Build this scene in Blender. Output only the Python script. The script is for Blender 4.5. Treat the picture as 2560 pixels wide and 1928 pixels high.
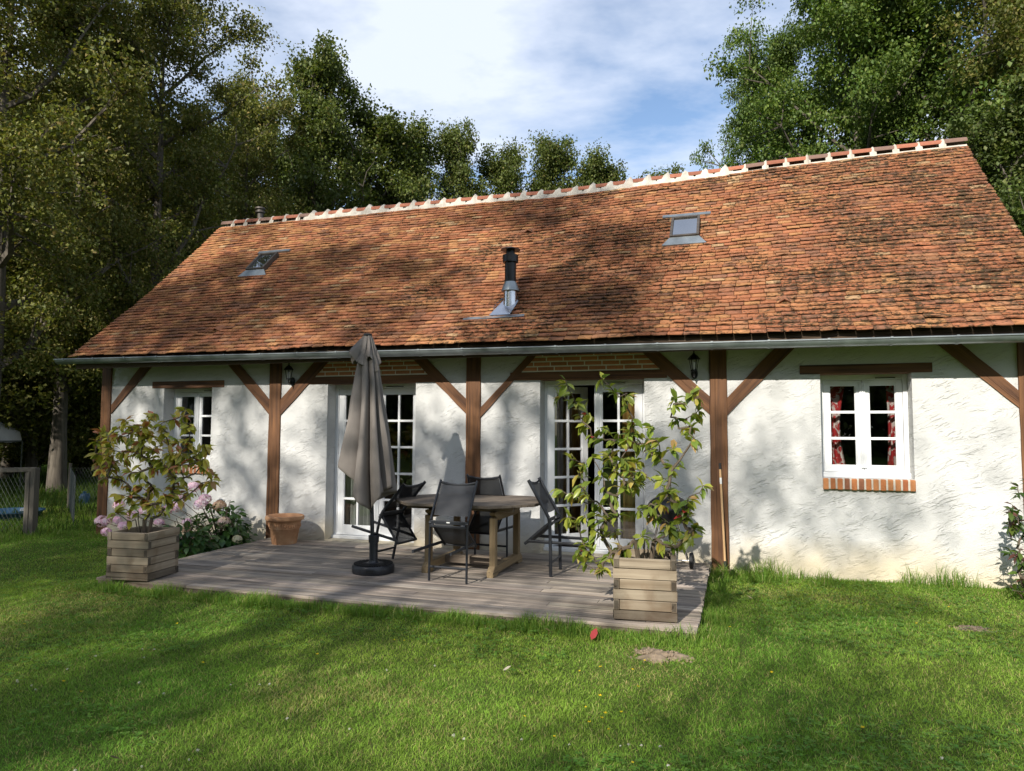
import bpy, math, random
import numpy as np
from mathutils import Vector, Matrix
for o in list(bpy.data.objects): bpy.data.objects.remove(o)
S = bpy.context.scene
COL = S.collection
R = math.radians
rng = np.random.default_rng(7)
random.seed(7)
# ------------------------------------------------------------------ camera, sky, sun, exposure
F_PX, CAM, YAW, PITCH, ROLL = 1744.76, np.array([1.6012, -8.397, 1.5101]), R(-17.8076), R(3.6242), R(0.2422)
_fw = np.array([math.sin(YAW)*math.cos(PITCH), math.cos(YAW)*math.cos(PITCH), math.sin(PITCH)])
_r0 = np.array([math.cos(YAW), -math.sin(YAW), 0.0]); _u0 = np.cross(_r0, _fw)
_rt = _r0*math.cos(ROLL)+_u0*math.sin(ROLL); _up = -_r0*math.sin(ROLL)+_u0*math.cos(ROLL)
cam = bpy.data.objects.new('camera', bpy.data.cameras.new('camera')); COL.objects.link(cam)
cam.matrix_world = Matrix(((_rt[0], _up[0], -_fw[0], CAM[0]), (_rt[1], _up[1], -_fw[1], CAM[1]), (_rt[2], _up[2], -_fw[2], CAM[2]), (0, 0, 0, 1)))
cam.data.sensor_width = 36; cam.data.lens = 36*F_PX/2560
cam.data.clip_start = .05; cam.data.clip_end = 600
S.camera = cam
SUN = Vector((-0.20, -1.0, 0.65)).normalized()          # towards the sun
sl = bpy.data.lights.new('sun', 'SUN'); sl.energy = 5.0; sl.angle = R(0.53); sl.color = (1, .945, .86)
sun = bpy.data.objects.new('sun', sl); COL.objects.link(sun)
sun.rotation_euler = (-SUN).to_track_quat('-Z', 'Y').to_euler(); sun.location = (-8, -30, 30)
S.view_settings.view_transform = 'Standard'; S.view_settings.look = 'None'
S.view_settings.gamma = 1; S.view_settings.use_curve_mapping = False; S.view_settings.exposure = 0.50

W = bpy.data.worlds.new('World'); S.world = W; W.use_nodes = True
def N(nt, typ, **kw):
    n = nt.nodes.new(typ)
    for k, v in kw.items():
        if k == 'ins':
            for a, b in v.items(): n.inputs[a].default_value = b
        else: setattr(n, k, v)
    return n
nt = W.node_tree; nt.nodes.clear(); L = nt.links.new
sky = N(nt, 'ShaderNodeTexSky', sky_type='NISHITA', sun_disc=False, sun_elevation=math.asin(SUN.z), sun_rotation=math.atan2(SUN.x, SUN.y), dust_density=.6, ozone_density=1.6)
tc = N(nt, 'ShaderNodeTexCoord'); sep = N(nt, 'ShaderNodeSeparateXYZ'); L(tc.outputs['Generated'], sep.inputs[0])
mz = N(nt, 'ShaderNodeMath', operation='MAXIMUM', ins={1: .06}); L(sep.outputs[2], mz.inputs[0])
dv = N(nt, 'ShaderNodeVectorMath', operation='SCALE'); inv = N(nt, 'ShaderNodeMath', operation='DIVIDE', ins={0: 1.0}); L(mz.outputs[0], inv.inputs[1])
L(tc.outputs['Generated'], dv.inputs[0]); L(inv.outputs[0], dv.inputs['Scale'])
mp = N(nt, 'ShaderNodeMapping', ins={'Location': (0.9, 0.35, 0), 'Scale': (1, 1.25, 0)}); L(dv.outputs[0], mp.inputs[0])
n1 = N(nt, 'ShaderNodeTexNoise', ins={'Scale': .62, 'Detail': 7, 'Roughness': .58, 'Distortion': .15}); L(mp.outputs[0], n1.inputs[0])
cr = N(nt, 'ShaderNodeValToRGB'); cr.color_ramp.elements[0].position = .40; cr.color_ramp.elements[1].position = .56
cr.color_ramp.elements[0].color = (.0, .0, .0, 1); cr.color_ramp.elements[1].color = (.93, .93, .93, 1); L(n1.outputs[0], cr.inputs[0])
mx = N(nt, 'ShaderNodeMix', data_type='RGBA'); L(cr.outputs[0], mx.inputs[0]); L(sky.outputs[0], mx.inputs[6]); mx.inputs[7].default_value = (4.7, 5.1, 5.9, 1)
bg = N(nt, 'ShaderNodeBackground', ins={'Strength': .14}); L(mx.outputs[2], bg.inputs[0])
L(bg.outputs[0], N(nt, 'ShaderNodeOutputWorld').inputs[0])
S.cycles.max_bounces = 8; S.cycles.transparent_max_bounces = 16; S.cycles.diffuse_bounces = 3
S.cycles.caustics_reflective = False; S.cycles.caustics_refractive = False

def ray(u, v): return _fw+_rt*(u-1280)/F_PX-_up*(v-964)/F_PX       # measuring helper: photo pixel -> direction
def atY(u, v, y): d = ray(u, v); return CAM+d*((y-CAM[1])/d[1])
def atZ(u, v, z): d = ray(u, v); return CAM+d*((z-CAM[2])/d[2])
def atD(u, v, dist): d = ray(u, v); return CAM+d*(dist/math.hypot(d[0], d[1]))

# ------------------------------------------------------------------ mesh helpers
class MB:
    def __init__(s): s.v = []; s.f = []; s.m = []; s.c = []; s.mi = 0; s.col = (1, 1, 1)
    def add(s, vs, fs):
        b = len(s.v); s.v += [tuple(p) for p in vs]; s.c += [s.col]*len(vs)
        for q in fs: s.f.append(tuple(b+i for i in q)); s.m.append(s.mi)
    def box(s, x0, x1, y0, y1, z0, z1):
        s.add([(x0, y0, z0), (x1, y0, z0), (x1, y1, z0), (x0, y1, z0), (x0, y0, z1), (x1, y0, z1), (x1, y1, z1), (x0, y1, z1)],
              [(3, 2, 1, 0), (4, 5, 6, 7), (0, 1, 5, 4), (1, 2, 6, 5), (2, 3, 7, 6), (3, 0, 4, 7)])
    def prism(s, poly, a, b, axis='y'):     # polygon extruded along an axis between a and b
        n = len(poly)
        P = (lambda p, t: (p[0], t, p[1])) if axis == 'y' else ((lambda p, t: (p[0], p[1], t)) if axis == 'z' else (lambda p, t: (t, p[0], p[1])))
        s.add([P(p, a) for p in poly]+[P(p, b) for p in poly], [tuple(range(n)), tuple(range(2*n-1, n-1, -1))]+[(i, i+n, (i+1) % n+n, (i+1) % n) for i in range(n)])
    def tube(s, pts, rad, n=8, cap=True, flat=1.0, up=(0, 0, 1)):
        pts = [Vector(p) for p in pts]; k = len(pts)
        rad = list(rad) if hasattr(rad, '__len__') else [rad]*k
        vs = []; fs = []; prev = None
        for i, p in enumerate(pts):
            d = (pts[min(i+1, k-1)]-pts[max(i-1, 0)]).normalized()
            ref = Vector(up) if prev is None else prev
            a = ref-d*ref.dot(d)
            if a.length < 1e-3: a = Vector((1, 0, 0))-d*d.x
            if a.length < 1e-3: a = Vector((0, 1, 0))-d*d.y
            a.normalize(); b = d.cross(a); prev = a
            for j in range(n):
                t = 2*math.pi*j/n
                vs.append(p+a*(rad[i]*math.cos(t))+b*(rad[i]*flat*math.sin(t)))
        for i in range(k-1):
            for j in range(n): fs.append((i*n+j, i*n+(j+1) % n, (i+1)*n+(j+1) % n, (i+1)*n+j))
        if cap: fs += [tuple(range(n-1, -1, -1)), tuple(range((k-1)*n, k*n))]
        s.add(vs, fs)
    def bar(s, p, q, w, h, up=(0, 0, 1)):   # rectangular bar between two points, w across, h along up
        p, q = Vector(p), Vector(q); d = (q-p).normalized(); a = Vector(up); a = a-d*a.dot(d)
        if a.length < 1e-3: a = Vector((1, 0, 0))-d*d.x
        a.normalize(); b = d.cross(a); vs = []
        for e in (p, q):
            for i, j in ((-1, -1), (1, -1), (1, 1), (-1, 1)): vs.append(e+b*(i*w/2)+a*(j*h/2))
        s.add(vs, [(3, 2, 1, 0), (4, 5, 6, 7), (0, 1, 5, 4), (1, 2, 6, 5), (2, 3, 7, 6), (3, 0, 4, 7)])
    def lathe(s, prof, c=(0, 0, 0), n=32, wob=None):
        vs = []; fs = []; k = len(prof)
        for i, (r, z) in enumerate(prof):
            for j in range(n):
                t = 2*math.pi*j/n; rr = r*(wob(t, z) if wob else 1); vs.append((c[0]+rr*math.cos(t), c[1]+rr*math.sin(t), c[2]+z))
        for i in range(k-1):
            for j in range(n): fs.append((i*n+j, i*n+(j+1) % n, (i+1)*n+(j+1) % n, (i+1)*n+j))
        s.add(vs, fs)
    def build(s, name, mats, parent=None, smooth=False, bevel=0, loc=None, angle=40):
        me = bpy.data.meshes.new(name); me.from_pydata(s.v, [], s.f)
        for m in (mats if isinstance(mats, (list, tuple)) else [mats]): me.materials.append(m)
        me.polygons.foreach_set('material_index', s.m)
        a = me.color_attributes.new('Col', 'FLOAT_COLOR', 'POINT')
        a.data.foreach_set('color', np.c_[np.array(s.c, np.float32), np.ones(len(s.c), np.float32)].ravel())
        o = bpy.data.objects.new(name, me); COL.objects.link(o)
        if parent: o.parent = parent
        if loc: o.location = loc
        if smooth:
            me.polygons.foreach_set('use_smooth', [True]*len(me.polygons))
            try: me.set_sharp_from_angle(angle=R(angle))
            except Exception: pass
        if bevel:
            b = o.modifiers.new('bevel', 'BEVEL'); b.width = bevel; b.segments = 2; b.limit_method = 'ANGLE'; b.angle_limit = R(40)
        me.update(); return o
def np_obj(name, V, F, C, mat, parent=None, smooth=False):
    """V (n,3); F (m,k) one polygon size or list of such arrays; C (n,3)"""
    me = bpy.data.meshes.new(name); Fs = F if isinstance(F, list) else [F]
    loops = np.concatenate([f.ravel() for f in Fs]).astype(np.int32)
    sizes = np.concatenate([np.full(len(f), f.shape[1]) for f in Fs])
    starts = np.r_[0, np.cumsum(sizes)[:-1]].astype(np.int32)
    me.vertices.add(len(V)); me.vertices.foreach_set('co', np.ascontiguousarray(V, np.float32).ravel())
    me.loops.add(len(loops)); me.loops.foreach_set('vertex_index', loops)
    me.polygons.add(len(sizes)); me.polygons.foreach_set('loop_start', starts)
    if smooth: me.polygons.foreach_set('use_smooth', np.ones(len(sizes), bool))
    me.update(calc_edges=True)
    a = me.color_attributes.new('Col', 'FLOAT_COLOR', 'POINT')
    a.data.foreach_set('color', np.c_[C, np.ones(len(C))].astype(np.float32).ravel())
    me.materials.append(mat); me.validate()
    o = bpy.data.objects.new(name, me); COL.objects.link(o)
    if parent: o.parent = parent
    return o
def tag(o, label=None, cat=None, group=None, kind=None):
    for k, v in (('label', label), ('category', cat), ('group', group), ('kind', kind)):
        if v: o[k] = v
    return o
def empty(name, loc, label=None, cat=None, group=None, rz=0):
    o = bpy.data.objects.new(name, None); COL.objects.link(o); o.location = loc; o.rotation_euler = (0, 0, rz)
    o.empty_display_size = .2
    return tag(o, label, cat, group)
def copy_thing(o, loc, rot, label, group=None, scale=None):
    def cp(a, par):
        c = a.copy(); COL.objects.link(c)
        if par: c.parent = par
        for ch in a.children: cp(ch, c)
        return c
    c = cp(o, None); c.location = loc; c.rotation_euler = rot; c['label'] = label
    if group: c['group'] = group
    if scale: c.scale = scale
    return c
def unit(a): return a/np.maximum(np.linalg.norm(a, axis=-1, keepdims=True), 1e-9)
def vnoise(x, y, sc, seed=0):
    x = np.asarray(x)*sc; y = np.asarray(y)*sc; xi = np.floor(x).astype(np.int64); yi = np.floor(y).astype(np.int64); fx = x-xi; fy = y-yi
    fx = fx*fx*(3-2*fx); fy = fy*fy*(3-2*fy)
    def h(a, b):
        n = (a*374761393+b*668265263+seed*1442695041) & 0x7fffffff; n = ((n ^ (n >> 13))*1274126177) & 0x7fffffff
        return ((n ^ (n >> 16)) & 0xffff)/65535.0
    return (h(xi, yi)*(1-fx)+h(xi+1, yi)*fx)*(1-fy)+(h(xi, yi+1)*(1-fx)+h(xi+1, yi+1)*fx)*fy
def fnoise(x, y, sc, seed=0): return (vnoise(x, y, sc, seed)+.5*vnoise(x, y, sc*2.1, seed+1)+.25*vnoise(x, y, sc*4.3, seed+2))/1.75

# ------------------------------------------------------------------ materials
def mat(name, build=None):
    m = bpy.data.materials.new(name); m.use_nodes = True; t = m.node_tree; t.nodes.clear()
    out = N(t, 'ShaderNodeOutputMaterial'); p = N(t, 'ShaderNodeBsdfPrincipled'); t.links.new(p.outputs[0], out.inputs[0])
    return m, t, p, out
def ramp(t, fac, stops):
    r = N(t, 'ShaderNodeValToRGB'); e = r.color_ramp.elements
    while len(e) < len(stops): e.new(.5)
    for q, (pos, c) in zip(e, stops): q.position = pos; q.color = (*c, 1) if len(c) == 3 else c
    t.links.new(fac, r.inputs[0]); return r.outputs[0]
def noise(t, vec, sc, det=4, rough=.5, dist=0.0):
    n = N(t, 'ShaderNodeTexNoise', ins={'Scale': sc, 'Detail': det, 'Roughness': rough, 'Distortion': dist}); t.links.new(vec, n.inputs[0]); return n.outputs[0]
def mapping(t, vec, scale=(1, 1, 1), rot=(0, 0, 0), loc=(0, 0, 0)):
    n = N(t, 'ShaderNodeMapping', ins={'Scale': scale, 'Rotation': rot, 'Location': loc}); t.links.new(vec, n.inputs[0]); return n.outputs[0]
def mixc(t, fac, a, b, mode='MIX'):
    n = N(t, 'ShaderNodeMix', data_type='RGBA', blend_type=mode)
    for s, v in ((0, fac), (6, a), (7, b)):
        if isinstance(v, (int, float)): n.inputs[s].default_value = v
        elif isinstance(v, tuple): n.inputs[s].default_value = (*v, 1)
        else: t.links.new(v, n.inputs[s])
    return n.outputs[2]
def math_(t, op, a, b=None, c=None):
    n = N(t, 'ShaderNodeMath', operation=op)
    for i, v in enumerate((a, b, c)):
        if v is None: continue
        if isinstance(v, (int, float)): n.inputs[i].default_value = v
        else: t.links.new(v, n.inputs[i])
    return n.outputs[0]
def bump(t, p, h, strength=.5, dist=.01, prev=None):
    b = N(t, 'ShaderNodeBump', ins={'Strength': strength, 'Distance': dist}); t.links.new(h, b.inputs['Height'])
    if prev: t.links.new(prev, b.inputs['Normal'])
    t.links.new(b.outputs[0], p.inputs['Normal']); return b.outputs[0]
def obj_co(t): return N(t, 'ShaderNodeTexCoord').outputs['Object']
def geo_co(t): return N(t, 'ShaderNodeNewGeometry').outputs['Position']
def vcol(t): return N(t, 'ShaderNodeVertexColor', layer_name='Col').outputs[0]
def simple(name, c, rough=.6, metal=0.0, var=.12, sc=20, bmp=.0, spec=.5):
    m, t, p, o = mat(name); co = obj_co(t); n = noise(t, co, sc, 4)
    c = np.array(c); t.links.new(ramp(t, n, [(.3, tuple(c*(1-var))), (.7, tuple(np.minimum(c*(1+var), 1)))]), p.inputs[0])
    p.inputs['Roughness'].default_value = rough; p.inputs['Metallic'].default_value = metal; p.inputs['Specular IOR Level'].default_value = spec
    if bmp: bump(t, p, n, bmp, .005)
    return m
def wood(name, dark, light, axis=0, rough=.75, sc=9.0, usecol=False, weather=None, bmp=.35):
    m, t, p, o = mat(name); co = obj_co(t); s = [sc*3.2]*3; s[axis] = sc*.16
    g = noise(t, mapping(t, co, tuple(s)), 1.0, 6, .6, .6)
    s2 = [2.4]*3; s2[axis] = .5; big = noise(t, mapping(t, co, tuple(s2)), 1.0, 3, .5)
    c = ramp(t, g, [(.28, dark), (.52, tuple(.5*(np.array(dark)+np.array(light)))), (.75, light)])
    c = mixc(t, math_(t, 'MULTIPLY', big, .75), c, tuple(np.array(dark)*.7))
    s3 = [sc*5.5]*3; s3[axis] = .55; ck = ramp(t, noise(t, mapping(t, co, tuple(s3), loc=(3, 5, 7)), 1.0, 3, .55, .5), [(.645, (0, 0, 0)), (.69, (1, 1, 1))])
    c = mixc(t, math_(t, 'MULTIPLY', ck, .75), c, tuple(np.array(dark)*.25))
    if weather: c = mixc(t, ramp(t, noise(t, co, 3.1, 5, .6, .4), [(.48, (0, 0, 0)), (.66, (.85, .85, .85))]), c, weather)
    if usecol: c = mixc(t, 1.0, c, vcol(t), 'MULTIPLY')
    t.links.new(c, p.inputs[0]); p.inputs['Roughness'].default_value = rough
    bump(t, p, math_(t, 'SUBTRACT', g, math_(t, 'MULTIPLY', ck, 1.2)), bmp, .006); return m
def leafmat(name, trans=.35, rough=.5, gloss=.35):
    m, t, p, out = mat(name); c = vcol(t)
    t.links.new(c, p.inputs[0]); p.inputs['Roughness'].default_value = rough; p.inputs['Specular IOR Level'].default_value = gloss
    tr = N(t, 'ShaderNodeBsdfTranslucent'); hc = mixc(t, 1.0, c, (1.35, 1.45, .7), 'MULTIPLY'); t.links.new(hc, tr.inputs[0])
    mxs = N(t, 'ShaderNodeMixShader', ins={0: trans}); t.links.new(p.outputs[0], mxs.inputs[1]); t.links.new(tr.outputs[0], mxs.inputs[2]); t.links.new(mxs.outputs[0], out.inputs[0])
    return m
M = {}
def _plaster():
    m, t, p, o = mat('rough_plaster'); co = geo_co(t)
    warp = N(t, 'ShaderNodeVectorMath', operation='ADD'); wn = N(t, 'ShaderNodeTexNoise', ins={'Scale': 1.3, 'Detail': 2}); t.links.new(co, wn.inputs[0])
    sc = N(t, 'ShaderNodeVectorMath', operation='SCALE', ins={'Scale': .20}); t.links.new(wn.outputs[1], sc.inputs[0]); t.links.new(co, warp.inputs[0]); t.links.new(sc.outputs[0], warp.inputs[1])
    a = mapping(t, mapping(t, warp.outputs[0], rot=(0, R(24), 0)), (4.6, 4.6, 17.0))
    n = noise(t, a, 1.0, 3, .5, .25)
    led = math_(t, 'FRACT', math_(t, 'MULTIPLY', n, 6.5)); led = math_(t, 'POWER', led, 4.5)
    msk = math_(t, 'MULTIPLY', ramp(t, noise(t, co, 4.5, 3), [(.42, (.05, .05, .05)), (.58, (1, 1, 1))]), ramp(t, noise(t, co, .9, 2), [(.35, (.35, .35, .35)), (.62, (1, 1, 1))]))
    h = math_(t, 'MULTIPLY', led, msk)
    fine = noise(t, co, 95, 3, .7); mid = noise(t, co, 22, 4, .6)
    h = math_(t, 'ADD', h, math_(t, 'ADD', math_(t, 'MULTIPLY', fine, .55), math_(t, 'MULTIPLY', mid, .50)))
    bump(t, p, h, .72, .014)
    base = ramp(t, noise(t, co, 1.6, 5, .6), [(.3, (.50, .497, .48)), (.7, (.60, .597, .575))])
    sp = N(t, 'ShaderNodeSeparateXYZ'); t.links.new(co, sp.inputs[0])
    low = math_(t, 'ADD', sp.outputs[2], math_(t, 'MULTIPLY', noise(t, co, 2.2, 4), .5))
    f = ramp(t, low, [(.25, (1, 1, 1)), (.62, (0, 0, 0))])       # cream splash stain at the foot of the wall
    t.links.new(mixc(t, f, base, (.57, .50, .37)), p.inputs[0]); p.inputs['Roughness'].default_value = .95; p.inputs['Specular IOR Level'].default_value = .15
    return m
M['plaster'] = _plaster()
def _tile():
    m, t, p, o = mat('clay_tile'); co = geo_co(t); c = vcol(t)
    n = noise(t, co, 26, 5, .65); c = mixc(t, .55, c, ramp(t, n, [(.3, (.45, .42, .40)), (.7, (1.0, 1.0, 1.0))]), 'MULTIPLY')
    # lichen and moss grow in spots, thickest on the right-hand end of the roof
    sp = N(t, 'ShaderNodeSeparateXYZ'); t.links.new(co, sp.inputs[0])
    gx = N(t, 'ShaderNodeMapRange', ins={1: -8.0, 2: 4.7, 3: -.035, 4: .07}); t.links.new(sp.outputs[0], gx.inputs[0])
    big = noise(t, co, 1.1, 4, .6); sm = noise(t, mapping(t, co, (1, 1.6, 1.6)), 17, 5, .75)
    v = math_(t, 'ADD', math_(t, 'ADD', math_(t, 'MULTIPLY', big, .36), math_(t, 'MULTIPLY', sm, .78)), gx.outputs[0])
    f = ramp(t, v, [(.625, (0, 0, 0)), (.665, (.9, .9, .9))])
    c = mixc(t, f, c, ramp(t, noise(t, co, 40, 2), [(.4, (.030, .022, .015)), (.65, (.060, .048, .022))]))
    pale = ramp(t, noise(t, mapping(t, co, loc=(7, 3, 1)), 38, 3, .6), [(.69, (0, 0, 0)), (.75, (.7, .7, .7))])
    c = mixc(t, pale, c, (.50, .45, .36))
    t.links.new(c, p.inputs[0]); p.inputs['Roughness'].default_value = .9; p.inputs['Specular IOR Level'].default_value = .2
    bump(t, p, math_(t, 'ADD', noise(t, co, 60, 4, .7), math_(t, 'MULTIPLY', f, 1.2)), .5, .008); return m
M['tile'] = _tile()
M['oak'] = wood('stained_oak', (.040, .014, .005), (.33, .145, .048), 2, sc=6, bmp=.7)
M['oakx'] = wood('stained_oak_lintel', (.045, .016, .006), (.32, .14, .048), 0, sc=6, bmp=.7)
M['soffit'] = wood('soffit_boards', (.06, .035, .018), (.13, .08, .04), 0)
M['zinc'] = simple('weathered_zinc', (.27, .30, .31), .42, .75, .22, 6)
M['steel'] = simple('brushed_steel', (.62, .63, .65), .25, 1.0, .12, 9)
M['lead'] = simple('grey_flashing', (.16, .17, .18), .5, .4, .25, 8)
M['white'] = simple('white_paint', (.74, .75, .75), .35, 0, .04, 5)
M['black'] = simple('black_powder_coat', (.017, .019, .024), .42, 0, .2, 30)
M['iron'] = simple('black_cast_iron', (.010, .010, .011), .4, .2, .3, 40)
M['rubber'] = simple('black_rubber', (.012, .012, .012), .7, 0, .2, 30)
M['mortar'] = simple('lime_mortar', (.50, .45, .37), .95, 0, .16, 9, .5)
M['frame_brown'] = simple('dark_skylight_frame', (.075, .062, .05), .5, .2, .3, 12)
M['mortar_light'] = simple('pale_pointing', (.74, .70, .60), .95, 0, .1, 9, .4)
M['mortar_new'] = simple('white_ridge_mortar', (.52, .475, .40), .95, 0, .22, 9, .6)
M['brick'] = None
def _brick():
    m, t, p, o = mat('red_brick'); co = geo_co(t); n = noise(t, co, 30, 5, .65)
    t.links.new(mixc(t, .5, vcol(t), ramp(t, n, [(.3, (.5, .45, .42)), (.7, (1, 1, 1))]), 'MULTIPLY'), p.inputs[0]); p.inputs['Roughness'].default_value = .9; bump(t, p, n, .4, .006); return m
M['brick'] = _brick()
def _terra():
    m, t, p, o = mat('terracotta'); co = obj_co(t)
    c = ramp(t, noise(t, co, 7, 5, .6), [(.3, (.40, .19, .09)), (.6, (.56, .31, .16)), (.8, (.64, .45, .30))])
    t.links.new(c, p.inputs[0]); p.inputs['Roughness'].default_value = .85; bump(t, p, noise(t, co, 60, 3), .25, .004); return m
M['terra'] = _terra()
def _glass():
    m, t, p, out = mat('window_glass'); t.nodes.remove(p)
    tr = N(t, 'ShaderNodeBsdfTransparent', ins={0: (.80, .84, .83, 1)}); gl = N(t, 'ShaderNodeBsdfGlossy', ins={'Roughness': .01})
    fr = N(t, 'ShaderNodeFresnel', ins={'IOR': 1.6}); f = math_(t, 'ADD', math_(t, 'MULTIPLY', fr.outputs[0], 1.5), .085)
    b = N(t, 'ShaderNodeBump', ins={'Strength': .03, 'Distance': .02}); t.links.new(noise(t, geo_co(t), 2.2, 1), b.inputs['Height']); t.links.new(b.outputs[0], gl.inputs['Normal'])
    s = N(t, 'ShaderNodeMixShader'); t.links.new(f, s.inputs[0]); t.links.new(tr.outputs[0], s.inputs[1]); t.links.new(gl.outputs[0], s.inputs[2]); t.links.new(s.outputs[0], out.inputs[0]); return m
M['glass'] = _glass()
def _skyglass():
    m, t, p, out = mat('skylight_glass'); p.inputs[0].default_value = (.03, .035, .04, 1); p.inputs['Roughness'].default_value = .03; p.inputs['Specular IOR Level'].default_value = 1.0
    p.inputs['Coat Weight'].default_value = 1.0; p.inputs['Coat Roughness'].default_value = .02; p.inputs['Coat IOR'].default_value = 3.2
    gl = N(t, 'ShaderNodeBsdfGlossy', ins={'Roughness': .02}); s = N(t, 'ShaderNodeMixShader', ins={0: .38}); t.links.new(p.outputs[0], s.inputs[1]); t.links.new(gl.outputs[0], s.inputs[2]); t.links.new(s.outputs[0], out.inputs[0]); return m
M['skyglass'] = _skyglass()
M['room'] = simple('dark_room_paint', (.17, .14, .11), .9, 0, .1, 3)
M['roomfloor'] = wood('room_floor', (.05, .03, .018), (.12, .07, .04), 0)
M['deck'] = wood('weathered_deck', (.115, .090, .068), (.72, .61, .50), 0, .85, 7, True, None, .6)
M['planterx'] = wood('pine_board_long', (.17, .125, .08), (.56, .48, .37), 0, .85, 5, True, (.17, .115, .07), .6)
M['plantery'] = wood('pine_board_side', (.17, .125, .08), (.56, .48, .37), 1, .85, 5, True, (.17, .115, .07), .6)
M['teakx'] = wood('weathered_teak_top', (.13, .10, .075), (.36, .29, .22), 0, .85, 8, True)
M['teakz'] = wood('weathered_teak_leg', (.22, .15, .075), (.46, .35, .20), 2, .8, 8)
M['teaky'] = wood('weathered_teak_foot', (.22, .15, .075), (.46, .35, .20), 1, .8, 8)
M['fence'] = wood('grey_fence_wood', (.075, .065, .05), (.23, .20, .155), 2, .9, 8)
M['fencex'] = wood('grey_fence_rail', (.075, .065, .05), (.23, .20, .155), 0, .9, 8)
M['handle'] = wood('beech_handle', (.50, .30, .14), (.66, .44, .23), 2, .5, 5)
M['soil'] = simple('dry_soil', (.20, .15, .10), .95, 0, .3, 25, 1.0)
M['potsoil'] = simple('potting_soil', (.04, .028, .018), .95, 0, .35, 30, 1.0)
M['bark'] = wood('grey_bark', (.045, .036, .027), (.24, .205, .16), 2, .95, 3.0, False, None, .9)
M['twig'] = simple('shrub_stem', (.10, .075, .05), .8, 0, .3, 25)
M['wire'] = simple('wire_netting', (.10, .11, .10), .5, .6)
M['leaf'] = leafmat('tree_leaf', .30, .55, .30)
M['shrubleaf'] = leafmat('glossy_shrub_leaf', .34, .36, .5)
M['grass'] = leafmat('grass_blade', .42, .6, .15)
M['petal'] = leafmat('petal', .25, .7, .1)
def _fabric(name, c, sc, rough=.9, trans=.0, dirt=.1):
    m, t, p, out = mat(name); co = obj_co(t); n = noise(t, co, 4, 4); c = np.array(c)
    t.links.new(ramp(t, n, [(.3, tuple(c*(1-dirt))), (.7, tuple(np.minimum(c*(1+dirt), 1)))]), p.inputs[0]); p.inputs['Roughness'].default_value = rough; p.inputs['Specular IOR Level'].default_value = .2
    bump(t, p, math_(t, 'ADD', math_(t, 'MULTIPLY', noise(t, co, sc, 2), .3), noise(t, mapping(t, co, (16, 16, 5)), 1.0, 4, .6, .8)), .35, .012)
    if trans:
        tr = N(t, 'ShaderNodeBsdfTranslucent', ins={0: (*c, 1)}); s = N(t, 'ShaderNodeMixShader', ins={0: trans}); t.links.new(p.outputs[0], s.inputs[1]); t.links.new(tr.outputs[0], s.inputs[2]); t.links.new(s.outputs[0], out.inputs[0])
    return m
M['canopy'] = _fabric('taupe_canvas', (.212, .188, .168), 300, .9, .12)
M['tent'] = _fabric('white_tarpaulin', (.62, .60, .60), 120, .6, .2)
M['sheer'] = _fabric('white_net_curtain', (.62, .62, .58), 200, .9, .3)
M['greycurtain'] = _fabric('grey_curtain', (.26, .27, .30), 200, .9, .2)
M['ochre'] = _fabric('ochre_curtain', (.50, .30, .09), 200, .9, .25)
def _redcurt():
    m, t, p, o = mat('red_floral_curtain'); co = obj_co(t); f = ramp(t, noise(t, co, 11, 4, .6, .8), [(.49, (0, 0, 0)), (.54, (1, 1, 1))])
    t.links.new(mixc(t, f, (.42, .022, .025), (.66, .56, .52)), p.inputs[0]); p.inputs['Roughness'].default_value = .9; return m
M['redcurtain'] = _redcurt()
def _sling():
    m, t, p, out = mat('black_mesh_sling'); p.inputs[0].default_value = (.015, .017, .021, 1); p.inputs['Roughness'].default_value = .6
    tr = N(t, 'ShaderNodeBsdfTransparent'); s = N(t, 'ShaderNodeMixShader', ins={0: .08}); t.links.new(p.outputs[0], s.inputs[1]); t.links.new(tr.outputs[0], s.inputs[2]); t.links.new(s.outputs[0], out.inputs[0]); return m
M['sling'] = _sling()
def _ground():
    m, t, p, o = mat('turf_soil'); co = geo_co(t)
    c = ramp(t, noise(t, co, 1.3, 5, .6), [(.3, (.075, .125, .022)), (.6, (.11, .16, .03)), (.8, (.20, .19, .07))])
    c = mixc(t, ramp(t, noise(t, co, 55, 3, .7), [(.35, (0, 0, 0)), (.7, (.8, .8, .8))]), c, (.05, .06, .02)); t.links.new(c, p.inputs[0])
    p.inputs['Roughness'].default_value = 1; p.inputs['Specular IOR Level'].default_value = .05; bump(t, p, noise(t, co, 45, 4, .7), .8, .03); return m
M['ground'] = _ground()
M['blue'] = simple('blue_plastic', (.035, .105, .18), .35, 0, .1)
M['whiteplastic'] = simple('white_plastic', (.7, .7, .68), .4)
M['bulbglass'] = simple('lantern_glass', (.55, .56, .55), .2, 0, .05, 5, 0, .8)
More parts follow.
